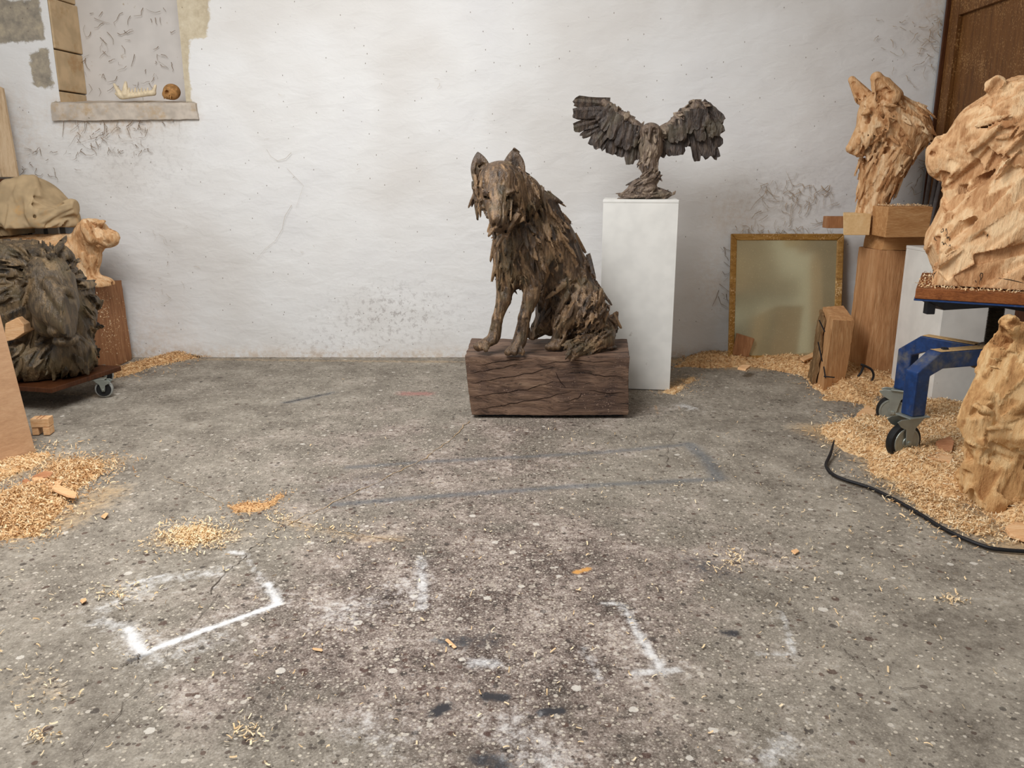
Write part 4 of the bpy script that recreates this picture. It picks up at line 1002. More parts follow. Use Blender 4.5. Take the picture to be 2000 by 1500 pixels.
A0 = np.array([1.73, 3.50]); e1 = np.array([.883, -.469]); e2 = np.array([.469, .883]); TZ = .775
CT = A0 + .325 * (e1 + e2)
def T2(a, b, z): p = A0 + e1 * a + e2 * b; return np.array([p[0], p[1], z])
def build_stand():
    r = empty('sculpture_stand', (CT[0], CT[1], 0), 'blue steel adjustable stand on castors holding the bear head', 'stand')
    S = .65
    mb = MB(); mb.hexa([T2(0, 0, TZ - .045), T2(S, 0, TZ - .045), T2(S, S, TZ - .045), T2(0, S, TZ - .045), T2(0, 0, TZ), T2(S, 0, TZ), T2(S, S, TZ), T2(0, S, TZ)]); mb.build('table_top', MAT['table_edge'], r, bevel=.003)
    mb = MB(); mb.hexa([T2(-.003, -.003, TZ - .053), T2(S, -.003, TZ - .053), T2(S, S, TZ - .053), T2(-.003, S, TZ - .053), T2(-.003, -.003, TZ - .046), T2(S, -.003, TZ - .046), T2(S, S, TZ - .046), T2(-.003, S, TZ - .046)]); mb.build('steel_sheet', MAT['blue'], r)
    for d in ((1, 1), (1, -1)):      # bearer arms under the top
        p = T2(.325 - .29 * d[0], .325 - .29 * d[1], 0); q = T2(.325 + .29 * d[0], .325 + .29 * d[1], 0); v = q - p; n = np.array([-v[1], v[0], 0]) / np.linalg.norm(v) * .03
        mb = MB(); z0, z1 = TZ - .098, TZ - .054; m_ = (p + q) / 2; L = v / np.linalg.norm(v)
        lo = [p + L * .09 + n, p + L * .09 - n, q - L * .09 - n, q - L * .09 + n]; hi = [p + n, p - n, q - n, q + n]
        mb.hexa([x + [0, 0, z0] for x in lo] + [x + [0, 0, z1] for x in hi]); mb.build('bearer', MAT['steel_dark'], r, bevel=.004)
    for a, b in ((.06, .06), (.59, .06), (.06, .59)):
        mb = MB(); mb.box(T2(a, b, TZ - .085), (.018, .018, .03)); mb.build('bolt_block', MAT['steel_dark'], r, bevel=.003)
    def screw(z0, z1, rad, off):
        prof = []; n = int((z1 - z0) / .007)
        for i in range(n): prof += [(z0 + i * .007, rad * .86), (z0 + i * .007 + .0035, rad)]
        mb = MB(); mb.lathe((CT[0] + off[0], CT[1] + off[1], 0), (0, 0, 1), prof, 20); mb.build('screw_column', MAT['thread'], r, smooth=False)
    hub = np.array([CT[0], CT[1], .455])
    screw(.50, TZ - .098, .034, (0, 0)); screw(.20, .40, .024, (0, 0))
    mb = MB(); mb.lathe((CT[0], CT[1], .395), (0, 0, 1), [(0, .075), (.012, .078), (.014, .055), (.105, .055), (.11, .045)], 24); mb.build('hub', MAT['blue_dusty'], r, smooth=False, bevel=.002)
    # three cranked box-section legs, castors below
    ends = [np.array([1.795, 3.52]), np.array([1.965, 3.97]), np.array([2.52, 3.42])]
    for i, e in enumerate(ends):
        d = np.array([e[0] - CT[0], e[1] - CT[1], 0]); Ld = np.linalg.norm(d); d /= Ld; n = np.array([-d[1], d[0], 0]) * .036
        zt, zb, hz = .492, .205, .076
        at_ = lambda s_, z: np.array([CT[0], CT[1], 0]) + d * s_ + np.array([0, 0, z])
        prof = [(.04, zt), (Ld - .075, zt), (Ld + .036, zt - .085), (Ld + .036, zb), (Ld - .036, zb), (Ld - .036, zt - .105), (Ld - .10, zt - hz), (.04, zt - hz)]
        L = [at_(a, z) + n for a, z in prof]; Rr = [at_(a, z) - n for a, z in prof]; m = len(prof)
        V = L + Rr; Fc = [(i_, (i_ + 1) % m, m + (i_ + 1) % m, m + i_) for i_ in range(m)]
        Fc += [(0, 7, 6, 1), (1, 6, 5, 2), (2, 5, 4, 3)]; Fc += [tuple(m + k for k in f[::-1]) for f in Fc[-3:]]
        leg = make('leg', V, Fc, MAT['blue'], r); mbv = leg.modifiers.new('bevel', 'BEVEL'); mbv.width = .006; mbv.segments = 2; mbv.limit_method = 'ANGLE'; mbv.angle_limit = R(30)
        # settled dust on the arm
        mb = MB(); q0, q1 = at_(.06, zt + .001), at_(Ld - .08, zt + .001); nn = n * .92
        mb.hexa([q0 + nn, q0 - nn, q1 - nn, q1 + nn, q0 + nn * .7 + [0, 0, .004], q0 - nn * .7 + [0, 0, .004], q1 - nn * .6 + [0, 0, .002], q1 + nn * .6 + [0, 0, .002]]); mb.build('dust_layer', MAT['dust'], leg)
        if i == 0:
            mb = MB(); mb.box(at_(Ld - .13, zt + .006), (.012, .012, .006)); mb.build('bolt', MAT['steel_dark'], leg, bevel=.002)
        ca = make_castor(at_(Ld, zb), .084, (1 if i == 0 else -1), r, MAT['steel'], [(-.95, -.30), (-.8, .5), (.7, -.6)][i])
def make_castor(top, rad, sgn, parent, steel, side, tyre='rubber', rim=None):
    """swivel castor under a plate: plate, fork, tyre, rim, axle"""
    top = np.array(top); sd = np.array([side[0], side[1], 0.0]); sd /= np.linalg.norm(sd); ax = np.array([-sd[1], sd[0], 0])
    k = rad / .084
    mb = MB(); M = Matrix((tuple(sd), tuple(ax), (0, 0, 1))).transposed(); mb.box(top - [0, 0, .004], (.055 * k, .046 * k, .004), M); plate = mb.build('castor', steel, parent, bevel=.002)
    c = top + sd * .035 * k; c[2] = rad
    w = .021 * k
    mb = MB(); mb.lathe(c - ax * w, tuple(ax), [(0, rad * .82), (.003, rad * .97), (w, rad), (2 * w - .003, rad * .97), (2 * w, rad * .82)], 36); mb.build('tyre', MAT[tyre], plate, smooth=False, bevel=.002)
    for s_ in (-1, 1):
        mb = MB(); mb.lathe(c + ax * s_ * (w + .0005), tuple(ax * s_), [(0, rad * .80), (.003, rad * .79), (.0035, rad * .70), (.001, rad * .66), (.001, rad * .30), (.005, rad * .28), (.006, rad * .1)], 32); mb.build('rim', rim or steel, plate, smooth=False)
        f = lambda a, z: c + ax * s_ * (w + .009) + sd * a + np.array([0, 0, z - c[2]])
        zt = top[2] - .008
        mb = MB(); mb.prism([f(-.075 * k, zt), f(.052 * k, zt), f(.075 * k, zt - .010), f(.052 * k, zt - .035 * k), f(.022 * k, zt - .05 * k), f(.013 * k, rad - .012), f(-.013 * k, rad - .012), f(-.03 * k, zt - .045 * k)], ax * s_ * .004); mb.build('fork', steel, plate, bevel=.0015)
        mb = MB(); mb.lathe(c + ax * s_ * (w + .013), tuple(ax * s_), [(0, .011 * k), (.006, .011 * k), (.007, .006 * k)], 6); mb.build('axle_nut', steel, plate)
    mb = MB(); mb.lathe(top - [0, 0, .022], (0, 0, 1), [(0, .03 * k), (.006, .034 * k), (.014, .034 * k)], 20); mb.build('swivel', steel, plate)
    return plate
build_stand()

def build_bear():
    s = Carve((1.62, 2.98, TZ), (2.62, 4.02, 1.80), .0062)
    Mt = np.array([[e1[0], e1[1], 0], [e2[0], e2[1], 0], [0, 0, 1.0]])
    def at2(u, v, b):      # picture point on the vertical plane at offset b across the table
        a_, dy, dz = ray(u, v); p0 = A0 + e2 * b; n = e2
        t = (p0 @ n) / (a_ * n[0] + dy * n[1]); return np.array([a_ * t, dy * t, CAM_H + dz * t])
    m_ = px(3.45); mid = .34
    def C(a, b, ra, rb, ya=mid, yb=mid, k=.04, **kw): s.cap(at2(*a, ya), at2(*b, yb), ra * m_, rb * m_, k, **kw)
    def E(a, ru, rb, rv, y=mid, k=.04, M=Mt, **kw): s.ell(at2(*a, y), (ru * m_, rb, rv * m_), M, k, **kw)
    # base block, chest and shoulders
    bc = T2(.38, .34, TZ + .001); s.box((bc[0], bc[1], TZ + .085), (.325, .255, .085), Mt, 0, .012)
    E((1925, 470), 112, .25, 92); E((1965, 420), 110, .26, 110); C((1985, 520), (1985, 420), 115, 110); E((1868, 425), 34, .12, 62, mid - .03); E((1850, 480), 40, .16, 46)
    # head
    E((1974, 262), 92, .21, 98); C((1844, 306), (1912, 272), 32, 64); C((1838, 324), (1905, 335), 26, 54); C((1848, 334), (1900, 350), 20, 34, k=.02); C((1826, 294), (1838, 287), 17, 24, k=.02); C((1885, 375), (1878, 440), 40, 48, mid - .02, mid); C((1892, 350), (1890, 400), 44, 44)
    E((1905, 245), 34, .12, 32); E((1985, 330), 88, .22, 80); E((1925, 350), 40, .13, 34); C((1838, 332), (1890, 356), 14, 26, k=.02)
    E((1944, 168), 20, .04, 20, mid - .12, .014); E((1944, 172), 12, .03, 12, mid - .165, .004, mode='sub'); E((1990, 176), 20, .04, 20, mid + .14, .014); E((1995, 175), 40, .15, 26)
    # eye, brow, nostril, mouth line
    E((1928, 248), 13, .02, 3.5, mid - .165, .004, mode='sub'); E((1932, 236), 22, .04, 8, mid - .14, .016); E((1928, 258), 18, .03, 6, mid - .15, .014)
    E((1822, 300), 6, .03, 6, mid - .06, .004, mode='sub'); C((1846, 366), (1900, 362), 6, 8, mid - .06, mid - .17, .008, mode='sub', tone=.2); C((1900, 362), (1930, 345), 7, 3, mid - .17, mid - .2, .008, mode='sub', tone=.2); C((1830, 334), (1890, 341), 3, 3.4, mid - .08, mid - .17, .004, mode='sub', tone=.2); C((1890, 340), (1915, 322), 2.6, 2.2, mid - .17, mid - .17, .004, mode='sub')
    s.D[:, :, 0] = 1.0
    # deep saw cuts in the chest and the wedge taken out of the block
    def K(a, b, r, ya=.05, yb=.05): s.cap(at2(*a, ya), at2(*b, yb), r * m_, r * m_, .0, 'sub', .2)
    headc = at2(1830, 300, mid)
    def flow(P, N):
        d = P - headc; d[:, 2] -= .1 * np.abs(d[:, 0]); return d
    down = lambda P, N: np.tile(np.array([-e1[0] * .35, -e1[1] * .35, -1]), (len(P), 1))
    diag = lambda P, N: np.tile(np.array([e1[0] * .8, e1[1] * .8, .75]), (len(P), 1))
    head = lambda U, V, P: (V < 380) * (U > 1912) * 1.0
    muz = lambda U, V, P: (V < 375) * (U < 1915) * 1.0
    chest = lambda U, V, P: (V > 350) * (V < 520) * 1.0
    ruff = lambda U, V, P: (V > 260) * (V < 420) * (U > 1920) * 1.0
    s.texture([(340, head, flow, (.03, .075), (.012, .026), (.012, .018), .007, 'flat'), (300, head, flow, (.03, .08), (.005, .012), (.012, .022), 0, 'gouge'), (70, lambda U, V, P: (V < 400) * (V > 225) * (U > 1912) * 1.0, flow, (.03, .06), (.009, .018), (.005, .009), .008, 'add'), (120, muz, flow, (.02, .05), (.004, .008), (.005, .009), 0, 'gouge'), (90, muz, flow, (.02, .05), (.010, .02), (.008, .012), .003, 'flat'),
               (110, ruff, diag, (.06, .13), (.014, .026), (.010, .014), .010, 'add'), (90, ruff, diag, (.05, .12), (.006, .012), (.010, .018), 0, 'gouge'),
               (200, chest, diag, (.06, .17), (.02, .045), (.016, .026), .016, 'flat'), (130, chest, diag, (.06, .15), (.005, .011), (.016, .03), 0, 'gouge'), (30, chest, down, (.04, .1), (.006, .011), (.012, .02), 0, 'gouge')], 6)
    for a, b, r in (((1846, 412), (1880, 440), 3), ((1868, 500), (2000, 440), 3), ((1870, 558), (1905, 520), 2.5), ((1905, 520), (1990, 500), 3), ((1815, 495), (1838, 528), 2.5), ((1960, 395), (2000, 365), 3)): K(a, b, r, .07, .07)
    s.box(at2(1985, 492, .05), (.15, .07, .022), np.array([[e1[0] * .94, e1[1] * .94, .28], [e2[0], e2[1], 0], [-e1[0] * .28, -e1[1] * .28, .94]]), 0, .003, 'sub', .15)
    s.D[:, :, 0] = 1.0
    o = s.build('bear_bust', MAT['cedar'], smooth=True); tag(o, 'large pale carved bear head on the blue stand', 'sculpture')
    strokes_on(o, [[(1838, 450), (1842, 446), (1843, 452), (1838, 454), (1838, 450)], [(1846, 452), (1848, 446), (1851, 458)], [(1846, 462), (1849, 457), (1850, 466), (1853, 462), (1855, 470), (1857, 464)], [(1838, 475), (1841, 472), (1843, 478), (1846, 474), (1850, 480)], [(1852, 482), (1856, 478), (1856, 486)], [(1824, 462), (1826, 468), (1830, 470)],
                    [(1912, 556), (1914, 548), (1919, 540), (1919, 534), (1916, 533), (1914, 538), (1916, 546), (1918, 549)], [(1905, 547), (1907, 552)], [(1813, 541), (1815, 530), (1819, 524)], [(1818, 543), (1820, 531), (1824, 527)], [(1823, 545), (1824, 535), (1829, 530)], [(1950, 543), (1975, 547), (2000, 553)], [(1926, 462), (1930, 457), (1928, 466)]], MAT['pen'], .0016, 'pen_mark')
build_bear()

def build_head2():
    Y = 3.02; m_ = px(3.08)
    s = Carve((1.52, 2.70, 0.0), (2.22, 3.42, .80), .0065)
    def C(a, b, ra, rb, ya=0, yb=0, k=.035, **kw): s.cap(at(*a, Y + ya), at(*b, Y + yb), ra * m_, rb * m_, k, **kw)
    def E(a, ru, ry, rv, t=0, y=0, k=.035, **kw): s.ell(at(*a, Y + y), (ru * m_, ry, rv * m_), tilt(t), k, **kw)
    E((1985, 742), 62, .17, 92, -25); C((1970, 690), (1922, 808), 48, 46); C((1925, 800), (1905, 842), 44, 30); E((1912, 850), 34, .10, 28, -15); E((1985, 830), 76, .19, 60)
    E((1972, 636), 19, .05, 22, 0, -.04, .02); E((1958, 634), 10, .035, 9, -20, -.06, .012); E((1970, 628), 9, .03, 8, 0, -.09, .006, mode='sub'); E((1998, 645), 16, .05, 14, 0, -.03); C((1985, 660), (2000, 700), 30, 40, 0, 0)
    # lower jaw, neck and foot of the log
    C((1900, 872), (1960, 872), 20, 34, 0, 0, .02); C((1960, 900), (1965, 985), 68, 78); E((1918, 965), 50, .16, 66, 6); E((1925, 1000), 52, .18, 30, 0); E((1985, 985), 90, .2, 50); E((1900, 900), 20, .09, 36, 0)
    # eye, nostril, mouth
    E((1947, 711), 9, .03, 5, -20, -.155, .005, mode='sub'); E((1949, 704), 15, .03, 5, -20, -.145, .01); E((1946, 719), 13, .03, 4, -20, -.15, .01)
    E((1897, 842), 9, .05, 7, -20, -.10, .004, mode='sub'); C((1900, 812), (1950, 832), 2.6, 3, -.13, -.16, .004, mode='sub', tone=.2); C((1890, 866), (1990, 858), 3.5, 4, -.08, -.19, .006, mode='sub', tone=.2)
    E((1918, 800), 26, .05, 10, -25, -.12, .016); E((1960, 960), 30, .06, 30, 0, -.2, .005, mode='sub')
    def flow(P, N):
        d = P - at(1900, 850, Y); return d
    down = lambda P, N: np.tile(np.array([-.3, 0, -1.0]), (len(P), 1))
    head = lambda U, V, P: (V < 880) * 1.0
    low = lambda U, V, P: (V > 860) * 1.0
    s.texture([(230, head, flow, (.03, .09), (.014, .032), (.014, .022), .012, 'flat'), (230, head, flow, (.03, .09), (.005, .013), (.012, .024), 0, 'gouge'),
               (100, low, down, (.03, .09), (.02, .045), (.010, .016), .007, 'flat'), (80, low, down, (.03, .08), (.005, .011), (.009, .018), 0, 'gouge')], 12)
    s.D[:, :, 0] = 1.0
    o = s.build('carved_bear_head', MAT['oak_dusty']); tag(o, 'half carved dusty bear head standing in the shavings by the stand', 'sculpture')
build_head2()

# ------------------------------------------------------------------ left: boards, canvas, animal on its block, lion on its dolly, plywood
def build_left():
    # leaning boards
    for k, (u0, u1, ut0, ut1, Y) in enumerate(((-40, 4, -66, -22, 5.50), (4, 34, -30, 6, 5.46))):
        b0, b1 = at(u0, 346, Y), at(u1, 346, Y); t0, t1 = at(ut0 - 14, 150, Y + .06), at(ut1 - 2, 172, Y + .06)
        d = np.array([0, .025, 0])
        ex = 1.25 / (t1[2] - b1[2]) if k == 0 else 1.0
        mb = MB(); mb.hexa([b0, b1, b1 + d, b0 + d, t0, t1, t1 + d, t0 + d]); 
        tag(mb.build('timber_board', MAT['plank'], bevel=.003), ['pale board at the left edge, behind its neighbour above the canvas', 'pale timber board standing on the added dark strip above the canvas'][k], 'board', 'boards above the canvas')
    z = at(10, 349, 5.45)[2]
    r = empty('shade_gap_strip', (-3.37, 5.47, z), 'dark strip added for the shaded gap at the left under the pale boards', 'gap strip')
    mb = MB(); mb.box((-3.37, 5.53, z - .012), (.155, .08, .010)); mb.build('shade_strip_board', MAT['door_dark'], r, bevel=.002)  # dark strip added to stand in for the shaded gap below the boards
    for xx in (-3.46, -3.30):
        mb = MB(); mb.prism([(xx, 5.61, z - .024), (xx, 5.48, z - .024), (xx, 5.61, z - .10)], (.02, 0, 0)); mb.build('strip_bracket', MAT['door_dark'], r)  # added brackets, only there to carry the dark gap strip
    # the brown block under the crouching animal
    BX = -2.64
    c = [(-3.25, 5.02, 0), (BX - .01, 5.06, 0), (BX, 5.56, 0), (-3.25, 5.56, 0), (-3.25, 5.02, .545), (BX - .015, 5.05, .55), (BX - .01, 5.56, .55), (-3.25, 5.56, .545)]
    V, Fq = rough_box(c, (14, 16, 18), .003, 4, 18, .004); tag(make('wood_block', V, Fq, MAT['block_red'], smooth=True, sharp=32), 'big reddish brown block under the carved crouching animal', 'block')
    # carved animal
    Y = 5.26; m_ = px(5.35)
    s = Carve((-3.6, 4.99, .548), (-2.40, 5.56, 1.15), .006)
    def C(a, b, ra, rb, ya=0, yb=0, k=.03, **kw): s.cap(at(*a, Y + ya), at(*b, Y + yb), ra * m_, rb * m_, k, **kw)
    def E(a, ru, ry, rv, t=0, y=0, k=.03, **kw): s.ell(at(*a, Y + y), (ru * m_, ry, rv * m_), tilt(t), k, **kw)
    C((-90, 505), (120, 500), 42, 42); C((120, 500), (165, 478), 40, 26); E((180, 458), 32, .11, 31, 0); C((192, 460), (218, 465), 23, 15.5, -.03, -.05, .02); C((190, 470), (212, 472), 16, 11, -.03, -.045, .02); C((178, 480), (170, 500), 22, 26)
    E((172, 452), 12, .04, 24, 15, -.11, .012); C((160, 500), (165, 555), 30, 26); C((120, 520), (120, 560), 40, 40); E((190, 552), 30, .12, 14, -8); C((0, 530), (0, 560), 50, 50)
    E((206, 448), 4, .02, 3, 0, -.09, .003, mode='sub'); E((196, 436), 10, .05, 6, 20, -.05, .01); E((222, 458), 5, .04, 5, 0, -.06, .008)
    fl_ = lambda P, N: np.tile(np.array([.4, 0, -1.0]), (len(P), 1)); al = lambda U, V, P: (U > -20) * 1.0
    s.texture([(260, al, fl_, (.02, .06), (.010, .022), (.012, .018), .008, 'flat'), (150, al, fl_, (.02, .05), (.004, .010), (.008, .016), 0, 'gouge')], 15)
    s.D[:, :, 0] = 1.0
    tag(s.build('animal_carving', MAT['oak_carved']), 'half carved crouching animal with a blunt muzzle on the brown block', 'sculpture')
    # canvas thrown over a low slatted crate behind
    cx, cy, zt = -3.20, 5.30, at(60, 345, 5.3)[2]
    r = empty('slatted_crate', (-3.16, 5.62 - .05, .9), 'pale slatted crate top showing under the canvas hem', 'crate')
    hems = at(90, 440, 5.2)[2]
    Y = 5.35; m_ = px(5.38)
    s = Carve((-3.54, 5.06, at(0, 458, Y)[2]), (-2.72, 5.61, zt + .04), .006)
    def C(a, b, ra, rb, ya=0, yb=0, k=.03, **kw): s.cap(at(*a, Y + ya), at(*b, Y + yb), ra * m_, rb * m_, k, **kw)
    def E(a, ru, ry, rv, t=0, y=0, k=.03, **kw): s.ell(at(*a, Y + y), (ru * m_, ry, rv * m_), tilt(t), k, **kw)
    E((62, 432), 76, .24, 84, 0); E((100, 428), 46, .22, 44, -15); C((8, 398), (0, 450), 40, 58)
    for a, b, ra, rb, ya, yb in (((48, 352), (30, 455), 10, 24, -.10, -.20), ((66, 350), (66, 432), 8, 12, -.11, -.22), ((14, 362), (-10, 456), 10, 22, -.12, -.20), ((76, 425), (140, 405), 12, 16, -.20, -.12), ((84, 440), (146, 436), 9, 9, -.21, -.10)):
        C(a, b, ra, rb, ya, yb, .05)
    jobs = []
    al = lambda U, V, P: (U > -10) * 1.0
    rightw = lambda U, V, P: (U > 68) * (U < 122) * (V > 385) * (P[:, 1] < Y - .12) * 1.0; leftw = lambda U, V, P: (U < 75) * (V > 375) * (P[:, 1] < Y - .12) * 1.0
    s.texture([(26, rightw, lambda P, N: np.tile(np.array([1.0, 0, .35]), (len(P), 1)), (.07, .14), (.012, .022), (.018, .034), 0, 'gouge'), (20, leftw, lambda P, N: np.tile(np.array([-.15, 0, -1.0]), (len(P), 1)), (.10, .19), (.014, .026), (.018, .034), 0, 'gouge')], 31)
    for _ in range(2): s.D[1:-1, 1:-1, 1:-1] = (s.D[1:-1, 1:-1, 1:-1] * 2 + s.D[:-2, 1:-1, 1:-1] + s.D[2:, 1:-1, 1:-1] + s.D[1:-1, :-2, 1:-1] + s.D[1:-1, 2:, 1:-1] + s.D[1:-1, 1:-1, :-2] + s.D[1:-1, 1:-1, 2:]) / 8
    s.box(at(115, 456, Y), (.20, .5, (at(115, 442, Y)[2] - at(115, 470, Y)[2]) / 2), None, .01, .004, 'sub')
    s.D[:, :, 0] = 1.0
    tag(s.build('canvas_cover', MAT['canvas']), 'beige dusty canvas cloth draped in folds at the left edge', 'cloth')
    r.location.z = .55
    zc = hems + .03
    for k in range(5):
        xx = -3.42 + k * .105
        mb = MB(); mb.box((xx, 5.445, (.556 + zc) / 2), (.035, .010, (zc - .556) / 2)); mb.build('slat', MAT['white'], r, bevel=.003)
    mb = MB(); mb.box((-3.2, 5.505, (.556 + zc) / 2), (.27, .048, (zc - .556) / 2 - .01)); mb.build('crate_body', MAT['conduit'], r)
    # lion head on a dolly
    D0 = empty('castor_dolly', (-2.72, 4.55, 0), 'low castor dolly under the dark bronze lion head', 'dolly')
    mb = MB(); mb.box((-2.74, 4.57, .128), (.36, .27, .014), Matrix.Rotation(R(-14), 3, 'Z')); mb.build('deck', MAT['door_dark'], D0, bevel=.004)
    for p, sd in ((fl(205, 776), (.95, .2)), ((-2.52, 4.88, 0), (.8, .5)), ((-3.05, 4.42, 0), (.4, -.8)), ((-2.95, 4.80, 0), (-.5, .4))):
        make_castor((p[0] - .02 if p[0] > -2.45 else p[0], p[1], .112), .05, 1, D0, MAT['steel'], sd, 'tyre_grey', MAT['rubber'])
    Y = 4.55; m_ = px(4.62)
    s = Carve((-3.32, 4.10, .143), (-2.32, 4.98, 1.02), .0065)
    def C(a, b, ra, rb, ya=0, yb=0, k=.03, **kw): s.cap(at(*a, Y + ya), at(*b, Y + yb), ra * m_, rb * m_, k, **kw)
    def E(a, ru, ry, rv, t=0, y=0, k=.03, **kw): s.ell(at(*a, Y + y), (ru * m_, ry, rv * m_), tilt(t), k, **kw)
    E((40, 590), 105, .26, 108, 0, .05); E((70, 700), 100, .26, 55, 0, .0); E((95, 540), 50, .2, 55, -20, .05); C((120, 490), (128, 500), 14, 16, -.02, -.02, .015); E((30, 510), 80, .22, 40, 0, .05)
    E((140, 690), 40, .16, 50, 0, -.02); E((155, 600), 24, .15, 70, 0, .05)
    C((96, 545), (106, 592), 44, 42, -.14, -.20); C((108, 606), (138, 630), 32, 25, -.25, -.31); E((96, 630), 28, .08, 28, 0, -.19); E((140, 645), 17, .06, 13, 0, -.30, .015); E((114, 645), 18, .06, 13, 0, -.29, .015); E((130, 664), 22, .08, 12, 0, -.25, .015)
    C((98, 556), (138, 616), 14, 12, -.265, -.345, .014); E((148, 624), 13, .04, 9, 0, -.36, .01)
    C((62, 564), (96, 574), 9, 8, -.215, -.265, .014); C((124, 566), (146, 574), 8, 7, -.27, -.22, .014); C((68, 577), (95, 585), 4.2, 3.4, -.25, -.285, .003, mode='sub', tone=.05); C((126, 579), (144, 582), 3.6, 3, -.29, -.25, .003, mode='sub', tone=.05)
    C((108, 656), (152, 653), 2.8, 2.6, -.345, -.355, .003, mode='sub', tone=.05); C((140, 632), (134, 652), 1.8, 2.2, -.375, -.36, .003, mode='sub', tone=.05)
    for sx_ in (143, 154): E((sx_, 627), 3, .02, 2.2, 0, -.395, .003, mode='sub')
    hc = at(112, 588, Y - .22)
    def flow(P, N):
        d = P - hc; d[:, 2] -= .12; return d
    face = lambda U, V, P: (((U - 112) / 46) ** 2 + ((V - 604) / 64) ** 2 < 1) * (P[:, 1] < Y - .12) * 1.0
    mane = lambda U, V, P: (1 - (((U - 112) / 62) ** 2 + ((V - 602) / 82) ** 2 < 1) * (P[:, 1] < Y - .02)) * (U > -15) * 1.0
    s.texture([(120, mane, flow, (.05, .11), (.016, .034), (.014, .022), .012, 'flat'), (110, mane, flow, (.06, .12), (.012, .026), (.006, .010), .006, 'add'), (260, mane, flow, (.05, .13), (.005, .012), (.016, .032), 0, 'gouge'),
               (70, face, flow, (.02, .05), (.003, .006), (.004, .008), 0, 'gouge')], 22)
    s.D[:, :, 0] = 1.0
    tag(s.build('lion_bust', MAT['bronze_dark']), 'dark bronze lion head with a deep cut mane on the dolly', 'sculpture')
    p = [at(10, 632, 4.33), at(34, 620, 4.33), at(46, 634, 4.33), at(47, 650, 4.33), at(26, 664, 4.33), at(8, 668, 4.33)]
    mb = MB(); mb.prism(p, (0, .16, .0)); tag(mb.build('wood_offcut', MAT['chip'], bevel=.003), 'pale offcut wedged into the lower left of the lion mane', 'offcut')
    # plywood sheet leaning along the left side
    far = fl(70, 883); dirn = np.array([-.50, -.866, 0]); lean = np.array([-.10, 0.0, .995]); H, L = 1.02, 1.05
    th = np.array([-.018 * .87, .018 * .5, 0])
    a = far; b = far + dirn * L
    r = mb = MB(); mb.hexa([a, b, b + th, a + th, a + lean * H, b + lean * H, b + lean * H + th, a + lean * H + th])
    tag(mb.build('plywood_sheet', MAT['ply'], bevel=.0015), 'leaning plywood sheet with a pale edge at the lower left', 'sheet')
    # grooved offcut
    q = fl(79, 850); M = Matrix.Rotation(R(8), 3, 'Z')
    r = empty('grooved_block', q, 'small grooved wood block with a notch beside the plywood', 'block')
    mb = MB(); mb.box(q + [0, .03, .062], (.042, .03, .022), M); mb.build('block_top', MAT['chip'], r, bevel=.002)
    for dx in (-.027, .027):
        mb = MB(); mb.box(q + [dx, .03, .019], (.015, .03, .019), M); mb.build('block_foot', MAT['chip'], r, bevel=.002)
    for dx in (-.012, .008):
        mb = MB(); mb.box(q + [dx, .03, .0845], (.0025, .0295, .001), M); mb.build('groove', MAT['chip_red'], r)
build_left()

# ------------------------------------------------------------------ on the window sill
def build_sill():
    Y = 5.72
    s = Carve(at(215, 210, Y) - [.02, .08, .02], at(310, 150, Y) + [.02, .10, .02], .0035); m_ = px(5.45)
    def C(a, b, ra, rb, ya=0, yb=0, k=.006, **kw): s.cap(at(*a, Y + ya), at(*b, Y + yb), ra * m_, rb * m_, k, **kw)
    for sy in (-.035, .035):
        C((240, 194), (300, 186), 5, 5, sy, 0); C((236, 190), (224, 170), 6, 2.5, sy, sy); C((245, 188), (246, 166), 7, 2.5, sy, sy); C((236, 192), (228, 188), 6, 3, sy, sy); C((300, 186), (304, 172), 4, 2, 0, 0)
        for k in range(7): C((252 + k * 6, 186), (253 + k * 6, 177 + (k % 2) * 2), 2.4, 1.4, sy * (1 - k * .08), sy * (1 - k * .08), .002)
    lo = at(230, 200, Y)[2]; zs = s.lo[2]
    o = s.build('jaw_bone', MAT['bone']); tag(o, 'pale animal jaw bone with teeth lying on the window sill', 'bone')
    o.location.z = 1.7222
    s = Carve(at(312, 206, Y) - [.03, .09, .02], at(356, 160, Y) + [.03, .10, .02], .0035)
    def E(a, ru, ry, rv, t=0, y=0, k=.008, **kw): s.ell(at(*a, Y + y), (ru * m_, ry, rv * m_), tilt(t), k, **kw)
    E((336, 183), 16, .055, 15); E((328, 188), 10, .04, 9, 0, -.02); E((342, 172), 5, .03, 5, 0, -.045, .003, mode='sub'); E((326, 184), 4, .03, 4, 0, -.05, .003, mode='sub'); E((332, 195), 3, .03, 5, 0, -.05, .002, mode='sub')
    for k in range(4): s.cap(at(321 + k * 4, 192, Y - .05), at(321 + k * 4, 197, Y - .05), .006, .003, .002)
    o = s.build('small_skull', MAT['skull']); tag(o, 'small round brown animal skull at the right end of the sill', 'skull')
    o.location.z = 1.7222
build_sill()

